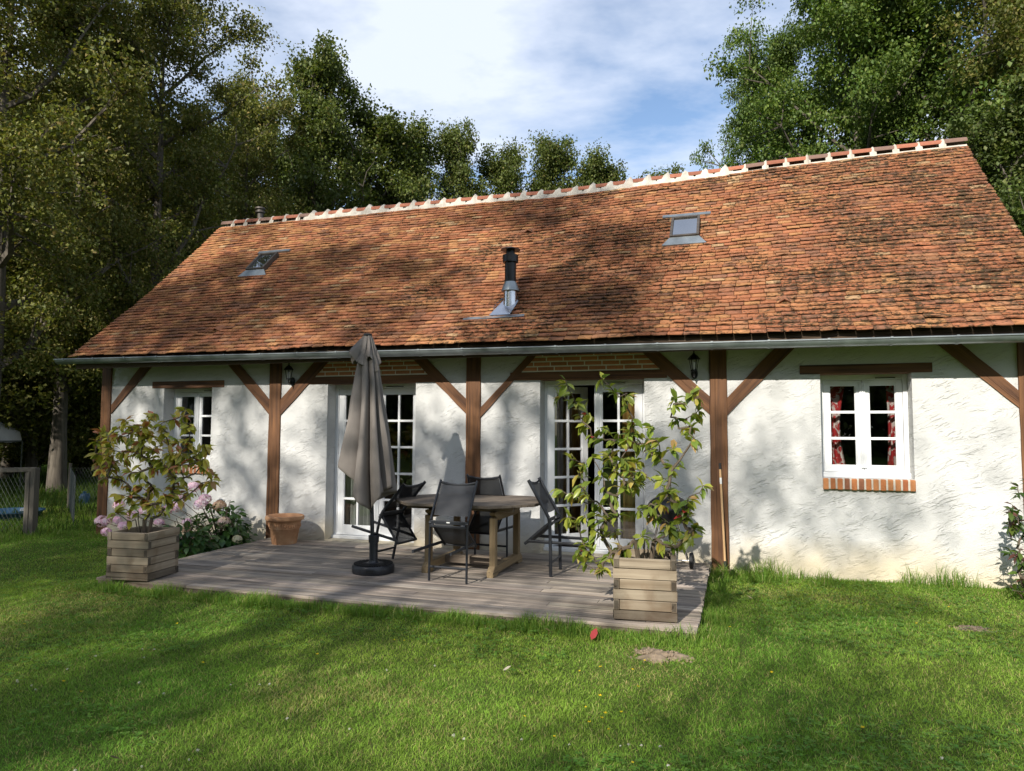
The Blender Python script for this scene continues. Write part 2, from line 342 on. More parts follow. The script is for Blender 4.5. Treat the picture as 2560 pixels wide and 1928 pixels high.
# ------------------------------------------------------------------ ground
def gz(x, y):
    x = np.asarray(x, float); y = np.asarray(y, float)
    z = -.115+.03*(vnoise(x, y, .35, 3)-.5)+.012*(vnoise(x, y, 1.3, 5)-.5)
    z += .05*np.exp(-((y+2.9)/.45)**2)*(np.abs(x+1.7) < 3.3)
    z += np.clip((x-1.5)/2, 0, 1)*np.clip((y+2)/2, 0, 1)*.04
    z += -.12*np.clip((-x-9)/6, 0, 1)
    return z
def make_ground():
    t = np.linspace(-1, 1, 241); ax = np.sinh(t*4.2)/np.sinh(4.2)*190
    X, Y = np.meshgrid(ax-1, ax-3); V = np.c_[X.ravel(), Y.ravel(), gz(X, Y).ravel()]
    i = np.arange(240); a = (i[:, None]*241+i[None, :]).ravel(); F = np.c_[a, a+1, a+242, a+241]
    return tag(np_obj('ground', V, F, np.ones((len(V), 3)), M['ground'], None, True), kind='structure')
make_ground()

# ------------------------------------------------------------------ house
XL, XR, YG, ZG, YR = -7.93, 4.735, -.455, 2.548, 2.72
house = empty('cottage', (0, 0, 0), 'long cottage with rough white walls, brown oak frame and old red tile roof', 'house')
_rx = np.array([atY(u, v, YR) for u, v in [(562, 564), (756, 545.5), (886, 532), (1000, 521), (1217, 500.7), (1398, 486), (1615, 456), (1800, 434), (1932, 414), (2148, 387), (2410, 357)]])
def ridge_z(x): return np.interp(x, _rx[:, 0], _rx[:, 2])
def eave_z(x): return ZG+.012-.002*np.asarray(x)
def roof_pt(x, s, off=0.0):
    x = np.asarray(x, float); s = np.asarray(s, float); ze = eave_z(x); zr = ridge_z(x)
    sag = -.045*np.sin(np.pi*np.clip(s, 0, 1))*(.5+vnoise(x, s*0, .35, 9))+.012*(vnoise(x, s*4, .9, 11)-.5)
    y = YG+s*(YR-YG); z = ze+s*(zr-ze); n = np.array([0, -.69, .724])
    return np.stack([x+0*s, y+n[1]*(off+sag), z+n[2]*(off+sag)], -1)
SL = math.hypot(YR-YG, 3.02)
def make_tiles(parent):
    pal = np.array([(.40, .19, .095), (.34, .135, .075), (.43, .235, .11), (.27, .12, .08), (.47, .35, .21), (.20, .11, .085), (.38, .155, .085), (.32, .17, .10)])
    pal = pal*.68+pal[[0, 1, 2, 6, 7]].mean(0)*.32
    V = []; C = []; g = .0835; rows = int(SL/g)-1
    for i in range(rows):
        d0 = i*g-.022; x = XL+rng.uniform(-.17, 0)+.02
        tone = rng.uniform(-.04, .04)
        while x < XR-.02:
            w = .168+rng.uniform(-.010, .018); x1 = min(x+w, XR)
            if x1 > XL+.03:
                xa = max(x, XL)+.0025; xb = x1-.0025; xm = (xa+xb)/2
                j = rng.uniform(-.008, .008); lift = rng.uniform(0, .009); sk = rng.uniform(-.006, .006)
                if rng.random() < .012: j -= rng.uniform(.01, .03); lift += .006; sk += rng.uniform(-.012, .012)
                wav = .012*math.sin(x*1.3+i*.37)+.010*math.sin(x*3.1+i*1.3)
                db = np.array([d0+j-sk, d0+j+sk, d0+.135, d0+.135])+wav
                h = np.array([.040+lift+rng.uniform(-.002, .004), .040+lift+rng.uniform(-.002, .004), .012, .012])
                bow = rng.uniform(-.004, .006)
                xs = np.array([xa, xb, xb-.002, xa+.002])
                # small chamfer in the lower corners, like worn hand-made tiles
                ch = rng.uniform(.004, .016); px = np.array([xa, xa+ch, xm, xb-ch, xb, xb, xa]); pd = np.array([db[0]+ch*.6, db[0], (db[0]+db[1])/2-rng.uniform(-.002, .003), db[1], db[1]+ch*.6, db[2], db[3]])
                ph = np.array([h[0], h[0], (h[0]+h[1])/2+bow, h[1], h[1], h[2], h[3]])
                top = roof_pt(px, pd/SL, ph); bot = roof_pt(px, pd/SL, ph-.014)
                V.append(np.concatenate([top, bot]))
                q = (xm-XL)/(XR-XL); pr = np.array([.26-.06*q, .16+.10*q, .24-.12*q, .10+.03*q, .02+.02*q, .05, .12+.04*q, .12]); 
                pr = pr+np.array([0, 0, 0, 0, 0, .10, 0, 0])*(vnoise(xm, d0, 1.1, 21) > .72); pr /= pr.sum()
                zt = fnoise(xm, d0, .7, 33)-.5; pr = np.clip(pr*(1+np.array([.2, -.6, 1.6, -1.6, 1.2, -1.4, 0, -.6])*zt*2.2), .004, 1); pr /= pr.sum()
                c = pal[rng.choice(8, p=pr)]*(1+tone+.25*zt+rng.uniform(-.10, .10))*np.array([1.03, .98, .90]); C.append(np.repeat(c[None], 14, 0))
            x += w
    n = len(V); V = np.concatenate(V); C = np.clip(np.concatenate(C), .01, .8); b = np.arange(n)[:, None]*14
    top = b+np.arange(7)[None]; sides = [b+np.array([k, k+7, (k+1) % 7+7, (k+1) % 7])[None] for k in range(7)]
    return np_obj('roof', V, [top]+sides, C, M['tile'], parent)
roof = make_tiles(house)
def slab(name, pts_fn, mt, th, nx=40):     # sheet along the roof with a thickness
    xs = np.linspace(XL+.01, XR-.01, nx); P = []; 
    for x in xs:
        a, b = pts_fn(x); P += [a, b, (a[0], a[1], a[2]-th), (b[0], b[1], b[2]-th)]
    F = []
    for i in range(nx-1):
        k = i*4; q = k+4; F += [(k, q, q+1, k+1), (k+2, k+3, q+3, q+2), (k, k+2, q+2, q), (k+1, q+1, q+3, k+3)]
    F += [(0, 1, 3, 2), ((nx-1)*4, (nx-1)*4+2, (nx-1)*4+3, (nx-1)*4+1)]
    mb = MB(); mb.add(P, F); return mb.build(name, mt, house)
slab('roof_boarding', lambda x: (tuple(roof_pt(x, .008, -.05)), tuple(roof_pt(x, .992, -.05))), M['soffit'], .03)
slab('rear_roof', lambda x: ((x, YR+.02, float(ridge_z(x))-.01), (x, 2*YR+.5, float(ridge_z(x))-3.1)), M['tile'], .06)
def make_ridge():
    mb = MB(); mm = MB(); x = XL; i = 0; olds = (MB(), MB())
    n = int(round((XR-XL)/.292)); w = (XR-XL)/n
    for k in range(n):
        xa = XL+k*w; xb = xa+w; new = -6.15 < xa < 1.55
        za, zb = float(ridge_z(xa)), float(ridge_z(xb)); r = .088
        mb.col = tuple(np.array((.34, .125, .07))*rng.uniform(.75, 1.15)) if new or k % 3 else (.20, .12, .09)
        ring = lambda x, z, rr, base: [(x, YR+rr*math.cos(t)*1.15, z-.045+base+rr*math.sin(t)) for t in np.linspace(math.pi, 0, 11)]
        A = ring(xa+.01, za, r, .035); B = ring(xb+.012, zb, r*.93, .035)
        mb.add(A+B, [(i2, i2+1, i2+12, i2+11) for i2 in range(10)])
        # bedding mortar along the tiles, and a raised crest over each joint
        t = mm if new else olds[xa > 0]; hb = .055 if new else .04
        for sgn in (-1,):
            t.add([(xa, YR+sgn*.145, za-.125), (xb, YR+sgn*.145, zb-.125), (xb, YR+sgn*.085, zb-.125+hb*1.75), (xa, YR+sgn*.085, za-.125+hb*1.75), (xb, YR+sgn*.05, zb-.125+hb*1.75), (xa, YR+sgn*.05, za-.125+hb*1.75)],
                  [(0, 1, 2, 3), (3, 2, 4, 5)] if sgn < 0 else [(3, 2, 1, 0), (5, 4, 2, 3)])
        if k:
            cw = .042*rng.uniform(.85, 1.15) if new else .022; hgt = (.040 if new else .026)*rng.uniform(.55, 1.35); lean = rng.uniform(-.012, .016)
            rows = []
            for (dx, rr, dz) in ((-cw*2.1, .092, 0), (-cw*1.1, .10, 0), (-cw*.45, .10+hgt*.55, 0), (0, .10+hgt, 0), (cw*.4, .10+hgt*.6, 0), (cw*.9, .10, 0), (cw*1.7, .092, 0)):
                fl = 1+ (.9 if new else .3)*0
                rows.append([(xa+dx*(1+.9*abs(math.cos(tt))*(1 if new else .1))+lean*(rr > .11), YR+(rr if abs(math.cos(tt)) < .8 else .10+.5*(rr-.1))*math.cos(tt)*1.22, za-.01-.02+ (rr)*math.sin(tt)-(.085*(abs(math.cos(tt))**3))) for tt in np.linspace(math.pi, 0, 13)])
            vs = [p for r_ in rows for p in r_]; fs = [(a*13+b, a*13+b+1, (a+1)*13+b+1, (a+1)*13+b) for a in range(6) for b in range(12)]
            t.add(vs, fs)
    mb.build('ridge_tiles', M['brick'], roof, True); mm.build('ridge_mortar', M['mortar_new'], roof, True); [q.build('weathered_ridge_mortar', M['mortar'], roof, True) for q in olds]
make_ridge()
def front_wall():
    ops = [(-6.60, -5.72, .972, 2.116), (-3.771, -2.433, 0.0, 2.134), (-.727, .563, 0.0, 2.134), (2.493, 3.395, .998, 2.142)]
    mb = MB(); y0, y1 = 0.0, .30; top = 2.93; bot = -.2
    xs = sorted({-7.78, 4.57}|{o[0] for o in ops}|{o[1] for o in ops})
    for a, b in zip(xs[:-1], xs[1:]):
        op = [o for o in ops if abs(o[0]-a) < 1e-6]
        spans = [(bot, top)] if not op else [(bot, op[0][2]), (op[0][3], top)]
        for z0, z1 in spans:
            mb.add([(a, y0, z0), (b, y0, z0), (b, y0, z1), (a, y0, z1)], [(0, 1, 2, 3)]); mb.add([(a, y1, z0), (b, y1, z0), (b, y1, z1), (a, y1, z1)], [(3, 2, 1, 0)])
    for x0, x1, z0, z1 in ops:
        mb.add([(x0, y0, z0), (x1, y0, z0), (x1, y1, z0), (x0, y1, z0), (x0, y0, z1), (x1, y0, z1), (x1, y1, z1), (x0, y1, z1)], [(0, 1, 2, 3), (7, 6, 5, 4), (0, 3, 7, 4), (1, 5, 6, 2)])
    mb.build('wall', M['plaster'], house); return ops
ops = front_wall()
for x0, x1 in ((-7.78, -7.50), (4.29, 4.57)):
    mb = MB(); mb.prism([(.301, -.2), (5.2, -.2), (5.2, 2.8), (2.72, 5.30), (.301, 2.93)], x0+.003, x1-.003, 'x'); mb.build('wall', M['plaster'], house)
mb = MB(); mb.box(-7.49, 4.28, 4.95, 5.19, -.2, 2.8); mb.build('wall', M['plaster'], house)
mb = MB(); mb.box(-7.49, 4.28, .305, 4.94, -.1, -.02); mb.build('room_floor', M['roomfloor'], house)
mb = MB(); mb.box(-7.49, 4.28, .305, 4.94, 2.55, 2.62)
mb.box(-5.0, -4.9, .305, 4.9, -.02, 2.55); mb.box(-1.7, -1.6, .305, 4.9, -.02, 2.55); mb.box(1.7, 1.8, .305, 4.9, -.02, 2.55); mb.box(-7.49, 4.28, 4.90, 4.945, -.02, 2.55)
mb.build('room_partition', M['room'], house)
# oak frame
posts = [(-7.797, -7.613), (-4.713, -4.522), (-1.711, -1.516), (1.310, 1.502), (4.363, 4.56)]
for k, (a, b) in enumerate(posts):
    mb = MB(); n = 14; zs = np.linspace(-.14, 2.96, n); vs = []
    for z in zs:
        e = [rng.uniform(-.004, .004) for _ in range(2)]
        vs += [(a+e[0], -.026, z), (b+e[1], -.026, z), (b+e[1], .06, z), (a+e[0], .06, z)]
    fs = [(i*4+j, i*4+(j+1) % 4, i*4+4+(j+1) % 4, i*4+4+j) for i in range(n-1) for j in range(4)]+[(3, 2, 1, 0), tuple(range(n*4-4, n*4))]
    mb.add(vs, fs); mb.build('post', M['oak'], house, bevel=.008)
def wood_brace(quad, k):        # inner and outer edge from post to eave
    (a0, a1), (b0, b1) = [np.array(q) for q in quad[:2]], [np.array(q) for q in quad[2:]]
    ext = 1.35; a1 = a0+(a1-a0)*ext; b1 = b0+(b1-b0)*ext; n = 9; L_ = float(np.linalg.norm(a1-a0)); vs = []
    d = (a1-a0)/L_; ang = math.atan2(d[1], d[0])
    o = a0
    for t in np.linspace(0, 1, n):
        p = a0+(a1-a0)*t+rng.uniform(-.004, .004, 2)+np.array([0, .01*math.sin(t*3+k)]); q = b0+(b1-b0)*t+rng.uniform(-.004, .004, 2)+np.array([0, .01*math.sin(t*3+k)])
        for r_ in (p, q):
            r2 = r_-o; x = r2[0]*math.cos(-ang)-r2[1]*math.sin(-ang); z = r2[0]*math.sin(-ang)+r2[1]*math.cos(-ang)
            vs += [(x, -.018, z), (x, .05, z)]
    fs = []
    for i in range(n-1):
        c = i*4; fs += [(c, c+4, c+6, c+2), (c+1, c+3, c+7, c+5), (c, c+1, c+5, c+4), (c+2, c+6, c+7, c+3)]
    fs += [(0, 2, 3, 1), (n*4-4, n*4-3, n*4-1, n*4-2)]
    mb = MB(); mb.add(vs, fs); ob = mb.build('brace', M['oakx'], house, loc=(o[0], 0, o[1])); ob.rotation_euler = (0, -ang, 0)
    import bmesh as _b; bm = _b.new(); bm.from_mesh(ob.data); _b.ops.recalc_face_normals(bm, faces=bm.faces); bm.to_mesh(ob.data); bm.free()
braces = [[(-7.60, 1.87), (-6.99, 2.50), (-7.60, 1.73), (-6.77, 2.50)], [(-4.71, 1.91), (-5.30, 2.49), (-4.71, 1.70), (-5.49, 2.49)],
          [(-4.53, 1.91), (-3.96, 2.48), (-4.53, 1.68), (-3.74, 2.47)], [(-1.71, 1.90), (-2.29, 2.46), (-1.71, 1.71), (-2.49, 2.47)],
          [(-1.52, 1.79), (-.87, 2.46), (-1.52, 1.67), (-.76, 2.46)], [(1.31, 1.92), (.72, 2.45), (1.31, 1.71), (.51, 2.46)],
          [(1.50, 1.88), (2.05, 2.46), (1.50, 1.69), (2.26, 2.45)], [(4.365, 1.92), (3.84, 2.45), (4.365, 1.74), (3.63, 2.45)]]
for k, q in enumerate(braces): wood_brace(q, k)
for x0, x1, z0, z1 in ((-6.821, -5.506, 2.112, 2.214), (-4.08, -2.10, 2.130, 2.232), (-1.12, .83, 2.130, 2.232), (2.285, 3.592, 2.139, 2.242)):
    mb = MB(); mb.box(x0, x1, -.012, .20, z0, z1); mb.build('lintel', M['oakx'], house, bevel=.006)
for bl, br in ((braces[2], braces[3]), (braces[4], braces[5])):
    ed = lambda q, z: q[0][0]+(z-(q[0][1]+q[2][1])/2)*((q[1][0]+q[3][0])/2-q[0][0])/((q[1][1]+q[3][1])/2-(q[0][1]+q[2][1])/2)
    mb = MB(); mt = MB(); zb, zt = 2.2325, 2.80
    mt.prism([(ed(bl, zb), zb), (ed(br, zb), zb), (ed(br, zt), zt), (ed(bl, zt), zt)], -.004, .05); 
    r_ = 0; z = zb+.016
    while z < 2.76:
        x = ed(bl, z+.02)+.03-(.108 if r_ % 2 else 0); xe = ed(br, z+.02)-.03
        while x < xe:
            a = max(x, ed(bl, z+.02)+.03); b = min(x+.202, xe)
            if b-a > .03: mb.col = tuple(np.array((.56, .22, .095))*rng.uniform(.7, 1.15)); mb.box(a, b, -.0075-rng.uniform(0, .002), .04, z, z+.043)
            x += .2165
        z += .0595; r_ += 1
    pnl = mt.build('brick_panel', M['mortar_light'], house); mb.build('bricks', M['brick'], pnl, bevel=.003)
# zinc gutter sloping towards the right
def gut_z(x): return 2.4115-.0072*x+.066
mb = MB(); gx = np.linspace(-8.18, 5.0, 34)
prof = [(.070*math.cos(t), .068*math.sin(t)) for t in np.linspace(math.pi, 2*math.pi, 11)]; inn = [(p[0]*.95, p[1]*.95+.002) for p in prof[::-1]]
ring = prof+inn; k = len(ring)
vs = [(x, YG-.005+p[0], gut_z(x)+p[1]) for x in gx for p in ring]; fs = [(i*k+j, (i+1)*k+j, (i+1)*k+(j+1) % k, i*k+(j+1) % k) for i in range(len(gx)-1) for j in range(k)]
mb.add(vs, fs)
for x in (gx[0], gx[-1]): mb.add([(x, YG-.005+p[0], gut_z(x)+p[1]) for p in prof], [tuple(range(len(prof)))])
for a, b in zip(gx[:-1], gx[1:]): mb.tube([(a, YG-.077, gut_z(a)+.002), (b, YG-.077, gut_z(b)+.002)], .0095, 6)
gutter = mb.build('gutter', M['zinc'], house, True)
x = -8.0
while x < 4.9:
    mb = MB(); pr = [(.0755*math.cos(t), .0735*math.sin(t)) for t in np.linspace(math.pi*.97, 2*math.pi, 9)]
    mb.add([(x+dx, YG-.005+p[0], gut_z(x)+p[1]) for dx in (-.012, .012) for p in pr], [(j, j+1, j+10, j+9) for j in range(8)])
    mb.box(x-.012, x+.012, YG-.092, YG-.068, gut_z(x)-.004, gut_z(x)+.014)
    mb.build('gutter_bracket', M['zinc'], gutter); x += .585
mb = MB(); mb.box(XL+.02, XR-.02, YG+.07, YG+.10, 2.40, 2.56); mb.build('fascia_board', M['soffit'], house)
# windows and french doors
def leaf(x, y, z0, z1, w, rows, cols, hinge, ang, parent, bot=.065, stile=.062, barw=.03):
    """casement leaf w wide; hinge 'l' or 'r'; local x runs from the hinge; ang opens it inwards"""
    s = 1 if hinge == 'l' else -1; mb = MB()
    B = lambda a, b, ya, yb, za, zb: mb.box(min(s*a, s*b), max(s*a, s*b), ya, yb, za, zb)
    h = z1-z0
    B(0, stile, 0, .05, 0, h); B(w-stile, w, 0, .05, 0, h); B(stile, w-stile, .001, .049, 0, bot); B(stile, w-stile, .001, .049, h-stile, h)
    iw = w-2*stile; ih = h-bot-stile
    for a, b in ((stile, stile+.012), (w-stile-.012, w-stile)): B(a, b, .008, .042, bot, h-stile)
    for i in range(1, cols): c = stile+iw*i/cols; B(c-barw/2, c+barw/2, .006, .044, bot, h-stile)
    for i in range(1, rows): c = bot+ih*i/rows; B(stile, w-stile, .004, .046, c-barw/2, c+barw/2)
    o = mb.build('sash', M['white'], parent, bevel=.003, loc=(x, y, z0)); o.rotation_euler = (0, 0, s*ang)
    g = MB(); a, b = sorted((s*stile, s*(w-stile))); g.add([(a, .025, bot), (b, .025, bot), (b, .025, h-stile), (a, .025, h-stile)], [(0, 1, 2, 3)])
    p = g.build('pane', M['glass'], parent, loc=(x, y, z0)); p.rotation_euler = (0, 0, s*ang)
def casement(name, op, rows, cols, y, door=False, open_l=0.0):
    x0, x1, z0, z1 = op; f = .048; mb = MB()
    mb.box(x0+.001, x0+f, y, y+.07, z0, z1-.001); mb.box(x1-f, x1-.001, y, y+.07, z0, z1-.001); mb.box(x0+f, x1-f, y+.001, y+.069, z1-f-.012, z1-.001)
    if door: mb.box(x0+.001, x1-.001, y-.05, y+.068, z0+.002, z0+.045)
    else: mb.box(x0+.001, x1-.001, y-.055, y+.068, z0+.001, z0+.058); mb.box(x0+f, x1-f, y-.02, y-.001, z0+.06, z0+.085)
    fr = mb.build(name, M['white'], house, bevel=.004)
    zb = z0+(.05 if door else .075); zt = z1-f-.016; xm = (x0+x1)/2; a = x0+f+.004; b = x1-f-.004
    yy = y+.012
    bot = .135 if door else .062; st = .085 if door else .062
    leaf(a, yy, zb, zt, xm-a-.003, rows, cols, 'l', open_l, fr, bot, st); leaf(b, yy, zb, zt, b-xm-.003, rows, cols, 'r', 0.0, fr, bot, st)
    mb = MB(); xo = xm+(.03 if open_l else 0)
    for dx, w, dy in ((0, .062, .012), (-.02, .012, .02), (.02, .012, .02), (0, .012, .024)): mb.box(xo+dx-w/2, xo+dx+w/2, yy-dy, yy-.001, zb+.03, zt-.03)
    mb.build('meeting_stile', M['white'], fr, bevel=.003)
    mb = MB(); vx = xm+.10; mb.box(vx, vx+.32 if door else vx+.26, y-.012, y-.001, z1-f-.006, z1-f+.018); mb.build('air_vent', M['white'], fr)
    mb = MB(); mb.box(vx+.03, vx+(.29 if door else .23), y-.016, y-.0125, z1-f+.001, z1-f+.011); mb.build('vent_slot', M['black'], fr)
    return fr
win_l = casement('window', ops[0], 3, 1, .20); win_r = casement('window', ops[3], 3, 1, .20)
casement('french_door', ops[1], 5, 2, .21, True); casement('french_door', ops[2], 5, 2, .21, True, R(44))
for fr, (x0, x1, z0, z1) in ((win_l, ops[0]), (win_r, ops[3])):
    mb = MB(); mt = MB(); n = 13; xa, xb = x0-.004, x1+.008; w = (xb-xa)/n
    mt.box(xa+.006, xb-.006, -.036, .196, z0-.120, z0-.004)
    for i in range(n):
        mb.col = tuple(np.array([(.46, .17, .06), (.40, .13, .05), (.30, .12, .06), (.50, .21, .08)][rng.integers(4)])*rng.uniform(.8, 1.1))
        a = xa+i*w+.008; j = rng.uniform(-.003, .003); mb.box(a, a+w-.015, -.042+j, .19, z0-.124+j, z0+.001 if False else z0-.002+j*.3)
    sl_ = mb.build('brick_sill', M['brick'], fr, bevel=.010); mt.build('sill_mortar', M['mortar_new'], sl_, bevel=.01)
# skylights, vents, stove pipe, flue
RA = math.atan2(3.03, YR-YG)
def roof_frame(x, y, off=.03): s = (y-YG)/(YR-YG); p = roof_pt(x, s, off); return Matrix.Translation(Vector(p)) @ Matrix.Rotation(RA, 4, 'X')
def skylight(x, y, w, h):
    Mx = roof_frame(x, y); mb = MB(); t = .036
    mb.box(-w/2, -w/2+t, -h/2, h/2, 0, .085); mb.box(w/2-t, w/2, -h/2, h/2, 0, .085); mb.box(-w/2+t, w/2-t, h/2-t, h/2, 0, .083); mb.box(-w/2+t, w/2-t, -h/2, -h/2+t, 0, .08)
    fr = mb.build('skylight', M['frame_brown'], house, bevel=.006); fr.matrix_world = Mx
    mb = MB(); mb.box(-w/2+t, w/2-t, -h/2+t, h/2-t, .03, .06); mb.build('pane', M['skyglass'], fr)
    mb = MB(); mb.add([(-w/2-.10, -h/2-.14, .022), (w/2+.10, -h/2-.14, .022), (w/2, -h/2, .055), (-w/2, -h/2, .055), (-w/2-.10, -h/2-.14, -.02), (w/2+.10, -h/2-.14, -.02)], [(0, 1, 2, 3), (0, 4, 5, 1)])
    mb.build('flashing', M['zinc'], fr); mb = MB(); mb.box(-w/2-.14, w/2+.14, h/2+.10, h/2+.17, .0, .03); mb.build('head_flashing', M['zinc'], fr)
skylight(.965, 1.435, .39, .56); skylight(-5.98, 1.42, .36, .52)
for x, y in ((-1.40, 1.78), (2.137, .0), (-5.60, -.03)):
    mb = MB(); w, hh, l = .085, .062, .15
    mb.add([(-w, -l/2, 0), (0, -l/2, hh), (w, -l/2, 0), (-w, l/2, 0), (0, l/2, .01), (w, l/2, 0), (-w+.02, -l/2+.004, 0), (0, -l/2+.004, hh-.018), (w-.02, -l/2+.004, 0)], [(0, 1, 4, 3), (1, 2, 5, 4), (0, 6, 7, 1), (1, 7, 8, 2)])
    mb.mi = 1; mb.add([(-w+.02, -l/2+.02, 0), (0, -l/2+.02, hh-.018), (w-.02, -l/2+.02, 0)], [(0, 2, 1)])
    mb.col = (.3, .13, .07); o = mb.build('roof_vent', [M['tile'], M['black']], roof); o.data.color_attributes['Col'].data.foreach_set('color', [.3, .13, .07, 1]*len(o.data.vertices)); o.matrix_world = roof_frame(x, y, .03)
ch = MB(); cx, cy = -1.195, .22; zb = 3.06
ch.lathe([(.074, zb+.30), (.074, 3.70)], (cx, cy, 0), 24); ch.lathe([(.074, 3.70), (.103, 3.705), (.104, 3.80), (.06, 3.805), (.056, 3.86), (.056, 3.885)], (cx, cy, 0), 24)
chm = ch.build('stove_pipe', M['iron'], house, True)
mb = MB(); mb.lathe([(.0, 3.905), (.06, 3.90), (.128, 3.878), (.130, 3.868), (.06, 3.872), (.0, 3.872)], (cx, cy, 0), 28); mb.build('rain_cap', M['iron'], chm, True)
mb = MB(); mb.lathe([(.078, zb+.385), (.118, zb+.275), (.120, zb+.262), (.09, zb+.262)], (cx, cy, 0), 28); mb.build('storm_collar', M['zinc'], chm, True)
mb = MB(); mb.lathe([(.088, zb+.27), (.100, zb-.10)], (cx, cy, 0), 28); mb.build('pipe_sleeve', M['steel'], chm, True)
mb = MB()                    # sloping cone of the flashing and its apron
ringA = [(cx+.105*math.cos(t), cy+.105*math.sin(t), zb+.02+.10*math.sin(t)-.0) for t in np.linspace(0, 2*math.pi, 25)[:-1]]
ringB = [tuple(roof_pt(cx-.03+.17*math.cos(t), (cy-.06+.20*math.sin(t)-YG)/(YR-YG), .045)) for t in np.linspace(0, 2*math.pi, 25)[:-1]]
mb.add(ringA+ringB, [(i, i+24, (i+1) % 24+24, (i+1) % 24) for i in range(24)])
sq = lambda x, y, o=.05: tuple(roof_pt(x, (y-YG)/(YR-YG), o))
mb.add([sq(-1.40, -.02), sq(-1.12, -.02), sq(-1.08, .25), sq(-1.30, .25)], [(0, 1, 2, 3)])
mb.build('pipe_flashing', M['steel'], chm, True)
mb = MB(); mb.add([sq(-1.74, -.075, .042), sq(-.92, -.06, .042), sq(-.92, -.025, .048), sq(-1.74, -.04, .048), sq(-1.50, -.03, .062), sq(-1.10, -.03, .062)], [(0, 1, 2, 3)]); mb.build('lead_apron', M['lead'], chm)
mb = MB(); fx, fy = -8.05+.35, 3.5; zf = 5.0
mb.lathe([(.06, zf), (.06, 5.95)], (fx, fy, 0), 16); mb.lathe([(.06, 5.95), (.095, 5.96), (.095, 5.99), (.07, 6.0), (.07, 6.03), (.10, 6.035), (.10, 6.065), (.0, 6.08)], (fx, fy, 0), 16); mb.build('flue_pipe', M['frame_brown'], house, True)
# wall lanterns
def lantern(x, label, dz=0.0):
    root = empty('wall_lantern', (x, -.004, 2.17+dz), label, 'wall lantern', 'black carriage lanterns on the front wall')
    root.scale = (.84,)*3
    mb = MB(); mb.prism([(.045*math.cos(t), .075*math.sin(t)) for t in np.linspace(0, 2*math.pi, 17)[:-1]], -.02, .0); mb.build('back_plate', M['iron'], root, bevel=.004)
    mb = MB(); mb.tube([(0, -.02, -.01), (0, -.07, -.035), (0, -.115, -.02), (0, -.12, .03)], .011, 8); mb.lathe([(.0, -.06), (.012, -.05), (.006, -.035), (.02, -.02), (.0, -.01)], (0, -.115, .0), 10); mb.build('arm', M['iron'], root, True)
    hx = lambda r, z: [(r*math.cos(t), -.12+r*math.sin(t), z) for t in np.linspace(0, 2*math.pi, 7)[:-1]]
    mb = MB(); r0, r1, z0, z1 = .038, .064, .045, .19
    for p, q in zip(hx(r0, z0), hx(r1, z1)): mb.tube([p, q], .0045, 5)
    mb.add(hx(.044, .03)+hx(.044, .048), [(5, 4, 3, 2, 1, 0), (6, 7, 8, 9, 10, 11)]+[(i, (i+1) % 6, (i+1) % 6+6, i+6) for i in range(6)])
    mb.add(hx(.088, .188)+hx(.082, .203)+hx(.045, .245)+hx(.016, .268), [(5, 4, 3, 2, 1, 0)]+[(k*6+i, k*6+(i+1) % 6, k*6+6+(i+1) % 6, k*6+6+i) for k in range(3) for i in range(6)]+[(18, 19, 20, 21, 22, 23)])
    mb.lathe([(.016, .268), (.008, .285), (.013, .298), (.0, .318)], (0, -.12, 0), 8); mb.build('cage', M['iron'], root)
    mb = MB(); mb.lathe([(.0, .05), (.016, .05), (.019, .10), (.02, .15), (.0, .165)], (0, -.12, 0), 12); mb.build('bulb', M['bulbglass'], root, True)
lantern(-4.335, 'black carriage lantern to the right of the post by the terracotta pot'); lantern(1.145, 'black carriage lantern left of the post where the broom handle leans')
# curtains hang just inside the panes
def curtain(x0, x1, z0, z1, y, m, label, waves=5, group=None, taper=0.0):
    n = 40; V = []; F = []
    for i in range(n+1):
        t = i/n
        for k in range(9):
            s = k/8; w = 1-taper*math.sin(math.pi*s)*.5; xc = x0+(x1-x0)*t*w
            V.append((xc, y+.028*math.sin(t*waves*2*math.pi)*(.6+.4*s)+.01*math.sin(t*17+s*3), z1+(z0-z1)*s))
    for i in range(n):
        for k in range(8): a = i*9+k; F.append((a, a+1, a+10, a+9))
    mb = MB(); mb.add(V, F); tag(mb.build('curtain', m, None, True), label, 'curtain', group)
curtain(-3.70, -3.28, .12, 2.05, .36, M['sheer'], 'white net curtain behind the left leaf of the french door by the parasol', 6)
curtain(-6.52, -6.30, 1.0, 2.05, .36, M['greycurtain'], 'grey curtain in the small window above the leafy left planter', 3)
curtain(-.70, -.36, .05, 2.05, .80, M['ochre'], 'ochre curtain behind the open left leaf of the french door', 3)
curtain(.52, .24, .05, 2.05, .36, M['ochre'], 'ochre curtain at the right side of the half open french door', 3)
curtain(2.56, 2.80, 1.03, 2.08, .36, M['redcurtain'], 'red and white floral curtain at the left side of the window with red curtains', 2, None, .6)
curtain(3.34, 3.20, 1.03, 2.08, .36, M['redcurtain'], 'red and white floral curtain at the right side of the window with red curtains', 2, None, .3)

